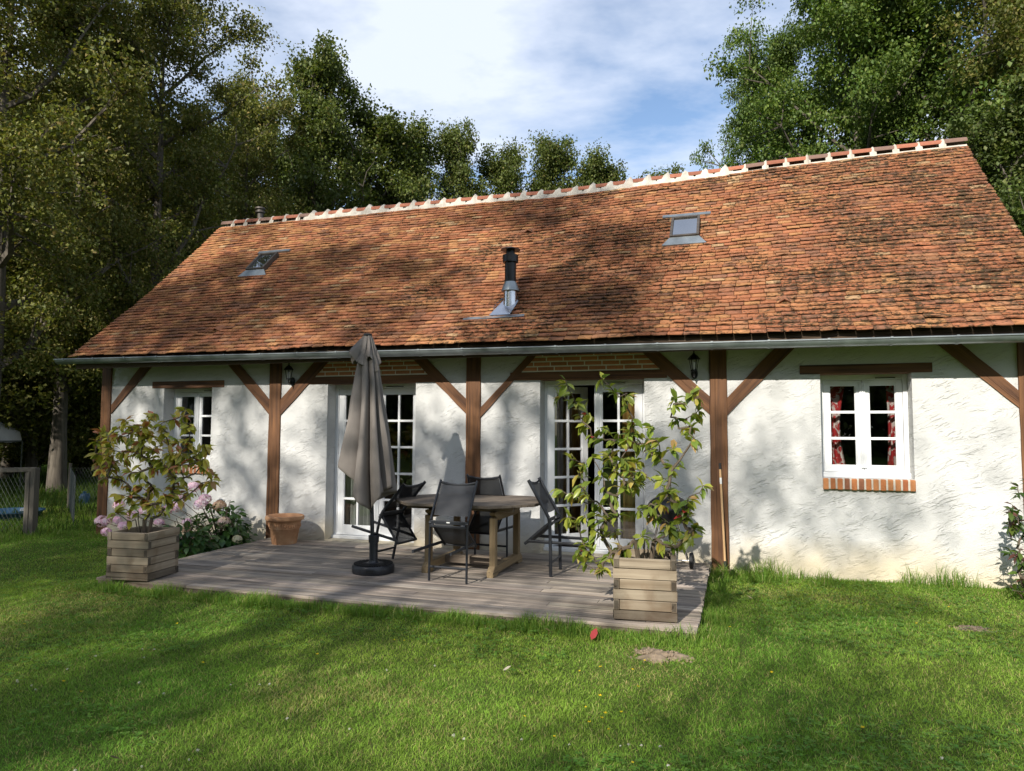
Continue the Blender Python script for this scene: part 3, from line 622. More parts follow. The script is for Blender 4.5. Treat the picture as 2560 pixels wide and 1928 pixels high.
# ------------------------------------------------------------------ terrace and the things on it
def make_deck():
    mb = MB(); w = .1225; y = -2.84; i = 0
    while y < -.03:
        x = -4.60+rng.uniform(-.006, .006); xe = 1.30+rng.uniform(-.008, .008); first = True
        cuts = sorted(rng.uniform(-4.2, .9, 2)) if i % 2 else [rng.uniform(-3.6, .4)]
        for c in cuts+[xe]:
            if c-x > .3:
                g = rng.uniform(.60, 1.18); mb.col = (g*rng.uniform(.97, 1.03), g, g*rng.uniform(.95, 1.04)); dz = rng.uniform(-.003, .001)
                mb.box(x, c-.003, y, min(y+w-.010, -.012), -.026+dz, dz); x = c
        y += w; i += 1
    mb.col = (.6, .55, .5); mb.box(-4.585, 1.285, -2.835, -2.80, -.20, -.0275); mb.box(1.262, 1.285, -2.80, -.03, -.20, -.0275); mb.box(-4.585, -4.562, -2.80, -.03, -.20, -.0275)
    for y in np.arange(-2.6, -.1, .5): mb.box(-4.55, 1.26, y, y+.05, -.12, -.03)
    mb.col = (.06, .06, .06); mb.box(-4.55, 1.255, -2.79, -.04, -.13, -.118)
    return tag(mb.build('deck', M['deck'], None, bevel=.003), kind='structure')
make_deck()
# garden table, clipped corners, trestle legs
tx, ty = -1.205, -1.085
table = empty('garden_table', (tx, ty, 0), 'weathered wooden garden table with clipped corners on trestle legs', 'table', rz=R(-1))
poly = [(-.83, -.26), (-.50, -.62), (.42, -.62), (.80, -.25), (.82, .22), (.52, .60), (-.50, .60), (-.83, .22)]
def xr_at(y):
    xs = []
    for (x0, y0), (x1, y1) in zip(poly, poly[1:]+poly[:1]):
        if (y0-y)*(y1-y) <= 0 and y0 != y1: xs.append(x0+(x1-x0)*(y-y0)/(y1-y0))
    return min(xs), max(xs)
mb = MB(); n = 13; e = np.linspace(-.619, .599, n+1)
for a, b in zip(e[:-1], e[1:]):
    (l0, r0), (l1, r1) = xr_at(a+.0001), xr_at(b-.0001); g = rng.uniform(.75, 1.2); mb.col = (g, g, g*.98)
    mb.prism([(l0, a+.002), (r0, a+.002), (r1, b-.002), (l1, b-.002)], .708, .738, 'z')
mb.build('tabletop', M['teakx'], table, bevel=.004)
mb = MB(); mb.box(-.62, .60, -.36, -.30, .655, .705); mb.box(-.62, .60, .30, .36, .655, .705); mb.box(-.09, -.05, -.40, .40, .67, .706); mb.build('apron', M['teakx'], table, bevel=.004)
for x in (-.335, .40):
    mb = MB(); mb.prism([(-.44, .655), (-.44, .63), (-.30, .565), (.30, .565), (.44, .63), (.44, .655)], x-.03, x+.03, 'x'); mb.build('top_bearer', M['teaky'], table, bevel=.005)
    for y in (-.40, .36):
        mb = MB(); mb.box(x-.034, x+.034, y-.034, y+.034, .105, .60); mb.build('leg', M['teakz'], table, bevel=.006)
    mb = MB(); mb.prism([(-.50, 0), (-.37, 0), (-.33, .028), (.30, .028), (.34, 0), (.47, 0), (.47, .06), (.41, .108), (-.44, .108), (-.50, .06)], x-.036, x+.036, 'x'); mb.build('foot', M['teaky'], table, bevel=.006)
mb = MB(); mb.box(-.298, .362, -.055, .045, .10, .125); mb.box(-.298, .362, -.06, -.035, .04, .10); mb.build('stretcher', M['teakx'], table, bevel=.004)
# folding chairs, tipped against the table with their seats dropped
def tilt(p, a): return (p[0]*math.cos(a)+p[2]*math.sin(a), p[1], -p[0]*math.sin(a)+p[2]*math.cos(a))
def chair(loc, ang, label, tip=0.0):
    r = empty('folding_chair', (loc[0], loc[1], 0), label, 'chair', 'folding chairs tipped against the table', rz=ang)
    T = lambda *p: tilt(p, tip); up = (1, 0, 0)
    for s in (-1, 1):
        y = s*.205
        mb = MB(); mb.tube([T(0, y, .004), T(.004, y, .30), T(.010, y, .52), T(.022, y, .60)], .0175, 10, True, .62, up=(1, 0, 0)); mb.build('leg', M['black'], r, True)
        mb = MB(); mb.tube([T(.022, y, .60), T(.07, y, .69), T(.14, y, .805), T(.242, y, .985)], .0185, 10, True, .62, up=(1, 0, 0)); mb.build('back_post', M['black'], r, True)
        mb = MB(); mb.tube([T(.245, y*.88, .352), T(-.34, y*.88+s*.02, .345)], .0165, 8, True, .65, up=(0, 0, 1)); mb.tube([T(-.34, y*.88+s*.02, .345), T(-.352, y*.88+s*.02, .345)], .0175, 8, True, .65); mb.build('arm', M['black'], r, True)
        mb = MB(); mb.tube([T(.0, y*.86, .565), T(.15, y*.86, .44), T(.29, y*.86, .318)], .0150, 8, True, .7, up=(1, 0, 1)); mb.build('seat_rail', M['black'], r, True)
        mb = MB(); mb.lathe([(.0, -.012), (.014, -.012), (.014, .012), (.0, .012)], n=10); o = mb.build('hinge', M['black'], r, loc=T(.012, y, .575)); o.rotation_euler = (R(90), tip, 0)
    mb = MB(); mb.tube([T(.232, -.205, .965), T(.226, -.1, .945), T(.225, 0, .938), T(.226, .1, .945), T(.232, .205, .965)], .0145, 8, True, .7); mb.build('top_rail', M['black'], r, True)
    mb = MB(); mb.bar(T(.012, -.2, .582), T(.012, .2, .582), .022, .034); mb.bar(T(-.008, -.2, .545), T(-.008, .2, .545), .02, .022); mb.build('hinge_rail', M['black'], r, bevel=.003)
    mb = MB(); mb.tube([T(.002, -.2, .142), T(.002, .2, .142)], .012, 8, True, .8); mb.build('foot_rail', M['black'], r, True)
    mb = MB(); mb.tube([T(.285, -.17, .322), T(.285, .17, .322)], .013, 8); mb.build('seat_front_rail', M['black'], r, True)
    mb = MB(); V = []; nn = 8
    for i in range(nn+1):
        t = i/nn; x = .062+(.226-.062)*t; z = .645+(.945-.645)*t; b = .012*math.sin(t*math.pi)
        V += [T(x-b*.2, -.192, z), T(x-.014, -.1, z-.008*t), T(x-.018, 0, z-.011*t), T(x-.014, .1, z-.008*t), T(x-b*.2, .192, z)]
    mb.add(V, [(i*5+j, i*5+j+1, i*5+j+6, i*5+j+5) for i in range(nn) for j in range(4)]); mb.build('back_sling', M['sling'], r, True)
    mb = MB(); V = []
    for i in range(nn+1):
        t = i/nn; x = .012+.268*t; z = .552-.226*t; b = .022*math.sin(t*math.pi)
        V += [T(x, -.168, z), T(x-b*.6, -.08, z-b), T(x-b*.8, 0, z-b*1.2), T(x-b*.6, .08, z-b), T(x, .168, z)]
    mb.add(V, [(i*5+j, i*5+j+1, i*5+j+6, i*5+j+5) for i in range(nn) for j in range(4)]); mb.build('seat_sling', M['sling'], r, True)
    mb = MB(); mb.box(-.0, .003, -.018, .018, -.006, .006); o = mb.build('tag', M['whiteplastic'], r, loc=T(-.004, 0, .585)); o.rotation_euler = (0, tip, 0)
    return r
chair((-.238, -1.137), R(180), 'black folding chair leaning on the right end of the garden table, seen side on')
chair((-1.143, -1.912), R(87), 'black folding chair leaning on the near long side of the garden table')
chair((-1.19, -.50), R(-93), 'black folding chair behind the garden table by the middle oak post')
chair((-2.27, -1.17), R(-9), 'black folding chair tipped far over behind the parasol pole at the left table end', R(12))
# closed parasol
def parasol(x, y):
    r = empty('parasol', (x, y, 0), 'closed taupe parasol with a draped canopy on a round black base', 'parasol')
    top = (-.115, .0, 2.53); ax = lambda z: np.array([top[0]*z/2.53, 0, z])
    mb = MB(); mb.lathe([(0, .0), (.215, .0), (.222, .012), (.222, .072), (.212, .088), (.06, .102), (0, .102)], n=48, wob=None); b = mb.build('base', M['black'], r, True)
    mb = MB()
    for i in range(-9, 10):
        w = math.sqrt(max(.2**2-(i*.021)**2, 0)); mb.bar((i*.021, -w, .095), (i*.021, w, .095), .008, .012)
    mb.build('base_ribs', M['rubber'], b)
    mb = MB(); mb.bar((.04, -.226, .045), (.11, -.199, .045), .01, .028); mb.build('base_handle', M['rubber'], b)
    mb = MB(); mb.lathe([(.062, .098), (.048, .115), (.044, .13), (.046, .31), (.054, .312), (.056, .385), (.044, .39)], n=24); mb.build('sleeve', M['black'], r, True)
    mb = MB(); mb.tube([ax(.12), ax(1.3), ax(2.50)], .0215, 14); mb.build('pole', M['black'], r, True)
    mb = MB(); mb.lathe([(0, 2.515), (.042, 2.515), (.046, 2.525), (.046, 2.545), (.0, 2.552)], (top[0], 0, 0), 18); mb.build('finial', M['black'], r, True)
    n, k = 192, 46
    hem = lambda t: .93+.02*math.sin(t)+.34*max(0, math.cos(t-R(188)))**3-.20*max(0, math.cos(t-R(285)))**4-.14*max(0, math.cos(t-R(60)))**2
    def drape(name, z0, hemf, R0, R1, amp, folds, ph, pw):
        V = []; F = []
        for i in range(k+1):
            s = i/k
            for j in range(n):
                t = 2*math.pi*j/n; ft = t+.16*math.sin(2*t+1)+.1*math.sin(3*t)+.10*math.sin(5*s+2*t)
                tip = abs(math.cos(ft*folds/2+ph))**.6
                zh = hemf(t)-.085*(1-tip)+.0; z = z0+(zh-z0)*s
                rr = R0+(R1-R0)*s**pw
                f = amp*(.22+.78*s**.7)*(abs(math.cos(ft*folds/2+ph))**.5-.70)
                f += .012*s*math.sin(9*t+4*s)+.008*math.sin(23*t+7*s)*s
                bulge = .10*max(0, math.cos(t-R(192)))**2*math.sin(min(s*1.05, 1)*math.pi*.62)*s
                rr = max(.028, rr+f+bulge); c = ax(z); V.append((c[0]+rr*math.cos(t), c[1]+rr*math.sin(t)*.92, z))
        for i in range(k):
            for j in range(n): F.append((i*n+j, i*n+(j+1) % n, (i+1)*n+(j+1) % n, (i+1)*n+j))
        mb = MB(); mb.add(V, F); o = mb.build(name, M['canopy'], r, True, angle=80)
        so = o.modifiers.new('thick', 'SOLIDIFY'); so.thickness = .003; return o
    drape('canopy', 2.36, hem, .058, .172, .32, 8, .35, .85)
    drape('vent_flap', 2.525, lambda t: 2.24-.06*math.cos(t*4+1)+.05*math.cos(t-R(200)), .035, .105, .07, 8, .9, .8)
    return r
parasol(-2.085, -1.70)
# terracotta pot
pot = empty('flower_pot', (-4.115, -.42, 0), 'empty terracotta flower pot with a moulded garland band', 'flower pot')
mb = MB(); mb.lathe([(0, 0), (.185, 0), (.19, .01), (.225, .20), (.232, .205), (.232, .215), (.245, .295), (.252, .30), (.262, .315), (.292, .325), (.298, .345), (.292, .372), (.27, .38), (.256, .372), (.24, .30), (.235, .26), (.0, .26)], n=56); mb.build('pot_body', M['terra'], pot, True, angle=50).scale = (.84, .84, .97)
mb = MB()
for i in range(40):
    t = 2*math.pi*i/40; zc = .262-.022*abs(math.sin(2.5*t)); rr = .238+.1*(zc-.25); 
    for dz, q in ((0, .014), (.014, .011), (-.013, .011)):
        c = Vector((rr*math.cos(t+dz), rr*math.sin(t+dz), zc+dz)); mb.lathe([(0, -q), (q*.8, -q*.6), (q, 0), (q*.8, q*.6), (0, q)], c, 6)
mb.build('garland', M['terra'], pot, True).scale = (.84, .84, .97)
# timber planters with interlocking boards
def planter(x, y, w, h, rz, label):
    r = empty('planter', (x, y, 0), label, 'planter', rz=rz); nl = 6; bh = h/nl; t = .042
    for k in range(nl):
        z0 = k*bh+.003+(.006 if k == 0 else 0); z1 = (k+1)*bh-.003
        for s in (-1, 1):
            for axis in (0, 1):
                long_ = (k % 2 == 0) != (axis == 1); e = w/2+(.004 if long_ else -t-.002); j = rng.uniform(-.004, .004)
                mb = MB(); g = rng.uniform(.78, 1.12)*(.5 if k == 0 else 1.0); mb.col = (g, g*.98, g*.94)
                o0 = s*(w/2-t)+j*.3; o1 = s*w/2+j*.5
                a, b = min(o0, o1), max(o0, o1)
                if axis == 0: mb.box(-e+rng.uniform(-.003, .003), e+rng.uniform(-.003, .003), a, b, z0, z1)
                else: mb.box(a, b, -e+rng.uniform(-.003, .003), e+rng.uniform(-.003, .003), z0, z1)
                cc = mb.col; mb.col = tuple(np.array(cc)*.34)
                for q in (-1, 1):
                    if not long_: continue
                    if axis == 0: mb.box(min(q*e, q*(e+.0025)), max(q*e, q*(e+.0025)), a+.003, b-.003, z0+.003, z1-.003)
                    else: mb.box(a+.003, b-.003, min(q*e, q*(e+.0025)), max(q*e, q*(e+.0025)), z0+.003, z1-.003)
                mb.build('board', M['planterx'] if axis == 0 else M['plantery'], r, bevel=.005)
    mb = MB(); n = 9; g = np.linspace(-w/2+t, w/2-t, n); mb.add([(a, b, h-.075+rng.uniform(-.012, .02)) for b in g for a in g], [(i*n+j, i*n+j+1, i*n+n+j+1, i*n+n+j) for i in range(n-1) for j in range(n-1)])
    mb.build('potting_soil', M['potsoil'], r, True)
    for sx in (-1, 1):
        mb = MB(); mb.box(sx*(w/2-t-.03)-.012, sx*(w/2-t-.03)+.012, -w/2+t+.001, -w/2+t+.026, .03, h-.01); mb.box(sx*(w/2-t-.03)-.012, sx*(w/2-t-.03)+.012, w/2-t-.026, w/2-t-.001, .03, h-.01); mb.build('corner_post', M['planterx'], r)
    return r
PL = (-4.19, -2.66, .46, R(6.5)); PR = (.868, -2.478, .49, R(5.5))
planter(PL[0], PL[1], PL[2], .475, PL[3], 'timber planter with rust stained boards, holding the red tipped shrub on the left')
planter(PR[0], PR[1], PR[2], .49, PR[3], 'pale timber planter at the right front corner of the deck')
# kettle barbecue behind the right-hand shrub
bq = empty('barbecue', (.875, -.47, 0), 'black kettle barbecue half hidden behind the right planter shrub', 'barbecue')
prof = lambda r, z0, z1, up: [(r*math.sin(a), (z0+(z1-z0)*(1-math.cos(a))) if up else (z1-(z1-z0)*(1-math.cos(a)))) for a in np.linspace(0, math.pi/2, 10)]
mb = MB(); mb.lathe(prof(.235, .46, .63, True), n=32); mb.lathe([(.235, .63), (.242, .635), (.242, .645), (.232, .648)], n=32); mb.build('bowl', M['iron'], bq, True)
mb = MB(); mb.lathe(prof(.232, .65, .80, False), n=32); mb.build('lid', M['iron'], bq, True)
mb = MB(); mb.tube([(-.05, -.02, .80), (-.05, -.02, .83), (.05, -.02, .83), (.05, -.02, .80)], .009, 8); mb.build('lid_handle', M['iron'], bq, True)
for a, b in (((.10, -.10, .50), (.195, .045, .10)), ((-.10, -.10, .50), (-.215, .02, .09)), ((0, .13, .52), (-.01, .25, .005))):
    mb = MB(); mb.tube([a, b], .0125, 10); mb.build('leg', M['steel'], bq, True)
mb = MB(); mb.tube([(-.235, .03, .085), (.225, .055, .085)], .006, 8); mb.build('axle', M['steel'], bq, True)
for sx, yy in ((1, .055), (-1, .03)):
    mb = MB(); mb.lathe([(0, -.02), (.025, -.02), (.03, -.012), (.062, -.012), (.064, -.022), (.083, -.019), (.086, 0), (.083, .019), (.064, .022), (.062, .012), (.03, .012), (.025, .02), (0, .02)], n=24); w = mb.build('wheel', M['rubber'], bq, True, loc=(sx*.235, yy, .087)); w.rotation_euler = (0, R(90), 0)
# broom handle leaning on the oak post
br = empty('broom', (1.46, -.135, -.06), 'wooden broom handle with black ends leaning against an oak post', 'broom')
p0, p1 = Vector((0, 0, .02)), Vector((-.045, .095, 1.20)); mb = MB(); mb.tube([p0.lerp(p1, .07), p0.lerp(p1, .94)], .0125, 12); mb.build('handle', M['handle'], br, True)
mb = MB(); mb.tube([p0.lerp(p1, .94), p1], .0135, 12); mb.build('cap', M['rubber'], br, True)
mb = MB(); mb.tube([p0, p0.lerp(p1, .08)], .017, 12); mb.build('socket', M['rubber'], br, True)
mb = MB(); mb.tube([p0.lerp(p1, .80), p0.lerp(p1, .86)], .0129, 12); mb.build('sticker', M['whiteplastic'], br, True)
mb = MB(); mb.box(-.06, .10, -.02, .02, -.03, .025)
for i in range(26): mb.bar((-.055+i*.006, rng.uniform(-.015, .015), -.02), (-.06+i*.0066, rng.uniform(-.03, .03), -.07), .003, .003)
mb.build('head', M['soil'], br)
# ------------------------------------------------------------------ the yard on the left
def netting(p, q, z0, z1, cell=.075):
    mb = MB(); p, q = np.array(p), np.array(q); Lx = np.linalg.norm(q-p); d = (q-p)/Lx; h = z1-z0
    for s in (1, -1):
        for a in np.arange(-h, Lx+h, cell):
            u0, u1 = a, a+s*h*.62; t0, t1 = 0.0, 1.0
            lo, hi = min(u0, u1), max(u0, u1)
            if hi < 0 or lo > Lx: continue
            f = lambda c: (c-u0)/(u1-u0)
            ts = sorted((f(0), f(Lx))); t0, t1 = max(0, ts[0]), min(1, ts[1])
            if t1 <= t0: continue
            A = p+d*(u0+(u1-u0)*t0); B = p+d*(u0+(u1-u0)*t1); mb.tube([(A[0], A[1], z0+h*t0), (B[0], B[1], z0+h*t1)], .0013, 3, False)
    return mb
g0 = np.array([-8.60, -.42]); fen = empty('wooden_fence', (0, 0, 0), 'grey timber fence end with a top rail and wire netting, left of the house', 'fence')
for dx, h in ((0, .90), (-.105, .885)):
    mb = MB(); mb.box(g0[0]+dx-.045, g0[0]+dx+.045, g0[1]-.04, g0[1]+.05, -.3, h); mb.build('post', M['fence'], fen, bevel=.008)
mb = MB(); mb.box(-13.2, -13.1, -1.25, -1.16, -.4, .78); mb.build('post', M['fence'], fen, bevel=.008)
mb = MB(); mb.bar((g0[0]+.02, g0[1], .875), (-13.2, -1.20, .73), .05, .07); mb.build('rail', M['fencex'], fen, bevel=.006)
netting((g0[0], g0[1]+.03), (-13.1, -1.2), -.2, .82).build('wire_netting', M['wire'], fen)
f2 = empty('netting_fence', (0, 0, 0), 'sagging wire netting on thin posts between the yard and the left house corner', 'fence')
netting((-8.62, .3), (-11.5, 2.6), -.2, .72, .07).build('wire_netting', M['wire'], f2); netting((-8.3, 3.3), (-11.5, 2.6), -.2, .70, .07).build('wire_netting', M['wire'], f2)
for x, y in ((-11.5, 2.6), (-8.4, 3.28)):
    mb = MB(); mb.tube([(x, y, -.3), (x+.01, y, .78)], .03, 8); mb.build('post', M['fence'], f2)
f3 = empty('rail_fence', (0, 0, 0), 'dark post and rail fence at the back of the yard in front of the woods', 'fence')
pts = [(-30, 7.2), (-26.4, 8.6), (-22.85, 10.0), (-19.2, 11.2), (-15.5, 12.2), (-11.8, 13.0)]
for x, y in pts:
    mb = MB(); mb.box(x-.10, x+.10, y-.09, y+.09, -.6, 1.02 if x != -22.85 else 1.12); mb.build('post', M['fence'], f3, bevel=.015)
for (x0, y0), (x1, y1) in zip(pts[:-1], pts[1:]):
    for z in (.72, .30):
        mb = MB(); mb.bar((x0, y0-.11, z), (x1, y1-.11, z+rng.uniform(-.05, .05)), .05, .16); mb.build('rail', M['fencex'], f3)
# white domed garden tent
tn = empty('garden_tent', (-18.6, 4.4, -.42), 'white domed garden tent with thin green poles at the far left', 'tent')
mb = MB(); n = 9; Wd = 1.65
V = []; 
for i in range(n+1):
    a = math.pi*i/n; 
    for k in range(9):
        s = k/8-.5; zz = 1.55+1.02*math.sin(a)**.75*(1-.45*(2*s)**2)-.04*math.sin(3*math.pi*(s+.5))**2; V.append((-Wd*math.cos(a), s*2.6, zz+rng.uniform(-.012, .012)))
F = [(i*9+k, i*9+k+1, i*9+k+10, i*9+k+9) for i in range(n) for k in range(8)]; mb.add(V, F)
for k0 in (0, 8):
    ids = [V[i*9+k0] for i in range(n+1)]; mb.add(ids, [tuple(range(n+1))])
mb.build('canopy', M['tent'], tn, True)
mb = MB(); mb.tube([(-Wd, -1.3, 1.56), (Wd, -1.3, 1.56), (Wd, 1.3, 1.56), (-Wd, 1.3, 1.56), (-Wd, -1.3, 1.56)], .025, 6); mb.build('edge_frame', M['wire'], tn, True)
for sx in (-1, 1):
    for sy in (-1, 1):
        mb = MB(); mb.tube([(sx*Wd, sy*1.3, -.2), (sx*Wd, sy*1.3, 1.57)], .02, 8); mb.build('pole', M['wire'], tn, True)
can = empty('water_can', (-12.0, 3.4, float(gz(-12.0, 3.4))), 'small blue plastic water can standing in the grass by the netting', 'water can')
mb = MB(); mb.lathe([(0, 0), (.10, 0), (.105, .02), (.105, .20), (.07, .26), (.035, .27), (.035, .31), (0, .31)], n=16); mb.build('body', M['blue'], can, True)
mb = MB(); mb.tube([(.07, 0, .25), (.13, 0, .27), (.15, 0, .18), (.10, 0, .10)], .012, 8); mb.build('handle', M['blue'], can, True)
ba = empty('basin', (-10.9, .95, float(gz(-10.9, .95))+.02), 'shallow blue basin of water lying in the long grass behind the fence', 'basin')
mb = MB(); mb.lathe([(0, .01), (.42, .01), (.50, .13), (.53, .14), (.53, .155), (.49, .15), (.41, .03), (0, .03)], n=28); mb.build('bowl', M['blue'], ba, True)
mb = MB(); mb.lathe([(0, 0), (.07, .01), (.06, .05), (0, .06)], (.2, .1, .14), 10); mb.build('float', M['whiteplastic'], ba, True)
mb = MB(); mb.bar((-8.55, .75, -.15), (-8.0, 1.0, .42), .05, .16, (0, 1, 0)); tag(mb.build('plank', M['fence'], None, bevel=.01), 'old grey plank leaning against the left end wall of the house', 'plank')
# bare soil and litter on the lawn
def molehill(x, y, rx, ry, h, label):
    mb = MB(); n = 26; V = [(x, y, float(gz(x, y))+h)]; F = []
    for k in range(1, 9):
        s = k/8
        for j in range(n):
            t = 2*math.pi*j/n; q = 1+.26*math.sin(3*t+x)+.16*math.sin(7*t)+.12*math.sin(11*t+2); xx = x+rx*s*q*math.cos(t); yy = y+ry*s*q*math.sin(t)
            V.append((xx, yy, float(gz(xx, yy))+h*(1-s*s)*rng.uniform(.6, 1.3)-(.012 if k == 8 else 0)))
    F += [(0, 1+j, 1+(j+1) % n) for j in range(n)]+[(1+(k-1)*n+j, 1+k*n+j, 1+k*n+(j+1) % n, 1+(k-1)*n+(j+1) % n) for k in range(1, 8) for j in range(n)]
    mb.add(V, F)
    for _ in range(90):
        t = rng.uniform(0, 6.28); s = rng.uniform(.2, 1.25); q = rng.uniform(.004, .014); xx, yy = x+rx*s*math.cos(t), y+ry*s*math.sin(t); c = (xx, yy, float(gz(xx, yy))+h*max(0, 1-s*s)*.9+q*.3); mb.lathe([(0, -q), (q*rng.uniform(.6, 1.1), -q*.3), (q*rng.uniform(.6, 1), q*.4), (0, q*.8)], c, 5)
    return tag(mb.build('molehill', M['soil'], None, True, angle=180), label, 'molehill', 'bare soil mounds in the lawn')
HILLS = [(1.06, -3.26, .20, .11, .030), (3.42, -1.68, .14, .08, .018)]
molehill(*HILLS[0], 'flattened pale molehill on the lawn in front of the right planter'); molehill(*HILLS[1], 'small pale molehill on the lawn near the right edge')

# ------------------------------------------------------------------ leaves, shrubs, hydrangeas
LT = np.array([(0, 0, 0), (-.36, .28, .05), (0, .30, -.02), (.36, .28, .05), (-.42, .62, .06), (0, .66, -.02), (.42, .62, .06), (0, 1, -.06)])
LF3 = np.array([(0, 2, 1), (0, 3, 2), (4, 5, 7), (5, 6, 7)]); LF4 = np.array([(1, 2, 5, 4), (2, 3, 6, 5)])
def leaves(pos, d, nrm, ln, wd, col, curl=.25):
    """one bent eight-point leaf per row; d points along the leaf"""
    d = unit(d); s = unit(np.cross(d, nrm)); u = np.cross(s, d); n = len(pos)
    T = np.repeat(LT[None], n, 0)*np.stack([wd, ln, ln], 1)[:, None, :]
    T[:, :, 2] -= (curl*ln)[:, None]*(LT[None, :, 1]**2)
    V = pos[:, None]+T[..., 0:1]*s[:, None]+T[..., 1:2]*d[:, None]+T[..., 2:3]*u[:, None]
    b = np.arange(n)[:, None, None]*8
    shade = np.array([.85, 1, .9, 1, 1, .95, 1, 1.05])[None, :, None]
    return V.reshape(-1, 3), (LF3[None]+b).reshape(-1, 3), (LF4[None]+b).reshape(-1, 4), (col[:, None]*shade).reshape(-1, 3)
def palette(n, cols, p, var=.18):
    c = np.array(cols)[rng.choice(len(cols), n, p=np.array(p)/sum(p))]; return np.clip(c*(1+rng.uniform(-var, var, (n, 1)))*(1+rng.uniform(-.06, .06, (n, 3))), .004, .9)
def shrub(name, base, roots, pts, label, cat, tipcol, leafcol, per=(7, 12), ln=(.085, .125), ratio=.40, droop=.38, along=3):
    """roots and pts in world space; every leaf whorl in pts is joined by a twig to the growing branch system"""
    base = np.array(base); r = empty(name, base, label, cat)
    nodes = [(np.array(q)-base, -1) for q in roots]; nr = len(nodes)
    P = sorted([np.array(p)-base for p in pts], key=lambda p: np.linalg.norm(p*np.array([1, 1, 1.15])))
    for p in P:
        best = min(range(len(nodes)), key=lambda i: np.linalg.norm(nodes[i][0]-p)+max(0, nodes[i][0][2]-p[2]+.02)*2.2+.10*np.linalg.norm(nodes[i][0]))
        q = nodes[best][0]; mid = (p+q)/2+rng.normal(0, .02, 3)+np.array([0, 0, -.02])
        nodes.append((mid, best)); nodes.append((p, len(nodes)-1))
    w = [1.0]*len(nodes)
    for i in range(len(nodes)-1, -1, -1):
        if nodes[i][1] >= 0: w[nodes[i][1]] += w[i]
    mb = MB(); rad = lambda i: .0025*w[i]**.42+.0010
    for i, (p, par) in enumerate(nodes):
        if par < 0: mb.tube([p*np.array([.55, .55, 0])+np.array([0, 0, -.06]), p*np.array([.8, .8, .5]), p], [rad(i)*1.25, rad(i)*1.1, rad(i)], 7)
        else:
            q = nodes[par][0]; mb.tube([q, (p+q)/2+rng.normal(0, .006, 3), p], [max(rad(i), min(rad(par), rad(i)*1.3)), rad(i), rad(i)*.9], 6)
    mb.build('stems', M['twig'], r, True)
    pos = []; D = []; NR = []; Ln = []; C = []
    for i, (p, par) in enumerate(nodes):
        if par < 0: continue
        q = nodes[par][0]; ax = unit(p-q); tip = (i-nr) % 2 == 1
        n = int(rng.integers(*per)) if tip else int(along)
        for k in range(n):
            a = rng.uniform(0, 6.283); e1 = unit(np.cross(ax, [.3, .5, .8])); e2 = np.cross(ax, e1)
            rd = e1*math.cos(a)+e2*math.sin(a); up = rng.uniform(-.1, .75)
            pos.append(p-ax*rng.uniform(0, .05) if tip else q+(p-q)*rng.uniform(.2, 1)); d = ax*up+rd*.85+np.array([0, 0, -droop*rng.uniform(.3, 1.5)])
            D.append(d); NR.append(np.array([0, 0, 1.0])+rng.normal(0, .35, 3)); sz = rng.uniform(*ln)*(1 if tip else .85); Ln.append(sz)
            t_ = tipcol if (tip and up > .52) else leafcol; C.append(palette(1, *t_)[0])
    pos, D, NR, Ln, C = map(np.array, (pos, D, NR, Ln, C))
    V, f3, f4, c = leaves(pos, D, NR, Ln, Ln*ratio*rng.uniform(.85, 1.2, len(Ln)), C, rng.uniform(.1, .45, len(Ln)))
    np_obj('foliage', V, [f3, f4], c, M['shrubleaf'], r, True)
    return r
def scatter(pix, ox, oy, s, y0, spread, seed, extra=.55):
    g = np.random.default_rng(seed); out = []
    for x, y in pix:
        out.append(atY(ox+x*s, oy+y*s, y0+g.uniform(-spread, spread)))
        if g.random() < extra: out.append(atY(ox+x*s+g.normal(0, 13), oy+y*s+g.normal(0, 13), y0+g.uniform(-spread, spread)))
    return out
pixR = [(500, 280), (455, 360), (690, 265), (760, 340), (820, 360), (550, 390), (610, 450), (590, 500), (1165, 350), (1215, 440), (1175, 520), (1185, 590), (1085, 380), (1090, 480), (960, 520), (925, 590), (760, 600), (700, 520), (640, 580), (520, 700), (600, 720), (690, 770), (800, 690), (830, 580), (1000, 680), (1080, 740), (1080, 640), (1235, 840), (1160, 900), (1040, 860), (950, 940), (470, 860), (530, 880), (510, 1010), (600, 1000), (720, 1010), (760, 1080), (640, 1080), (590, 1140), (620, 1190), (730, 1230), (700, 1290), (590, 1250), (660, 1250), (800, 1180), (1130, 1000), (1100, 1080), (1160, 1100), (1190, 1080), (1040, 1040), (980, 1000), (880, 960), (900, 1100), (1020, 1160), (1130, 1130), (860, 480), (640, 680), (880, 700), (720, 880), (560, 1040), (690, 1100), (1090, 930), (1150, 960), (760, 760), (660, 1000), (680, 940), (1010, 940), (1060, 1090), (780, 1000), (860, 560), (880, 620), (840, 760), (870, 820), (900, 760), (820, 840), (930, 780), (960, 640), (985, 600), (780, 560), (745, 680), (1010, 800), (1060, 860), (600, 880), (570, 780)]
yR = PR[1]-.0
shrub('potted_shrub', (PR[0], PR[1], .40), [(PR[0]+dx, PR[1]+dy, .60) for dx, dy in ((-.08, -.03), (.02, .02), (.0, -.06), (.07, .0), (-.03, .07))],
      scatter(pixR, 1180, 820, .4683, yR-.02, .22, 3, .12), 'airy green shrub with a few red leaves growing in the right planter', 'shrub',
      ([(.34, .34, .05), (.26, .29, .04), (.34, .22, .08), (.5, .05, .045)], [5, 6, 2, .45]), ([(.20, .25, .036), (.15, .21, .03), (.30, .32, .045), (.36, .29, .055), (.50, .05, .045)], [6, 5, 3, 1.2, .22]), (6, 10), (.08, .122), .50, .40, 2)
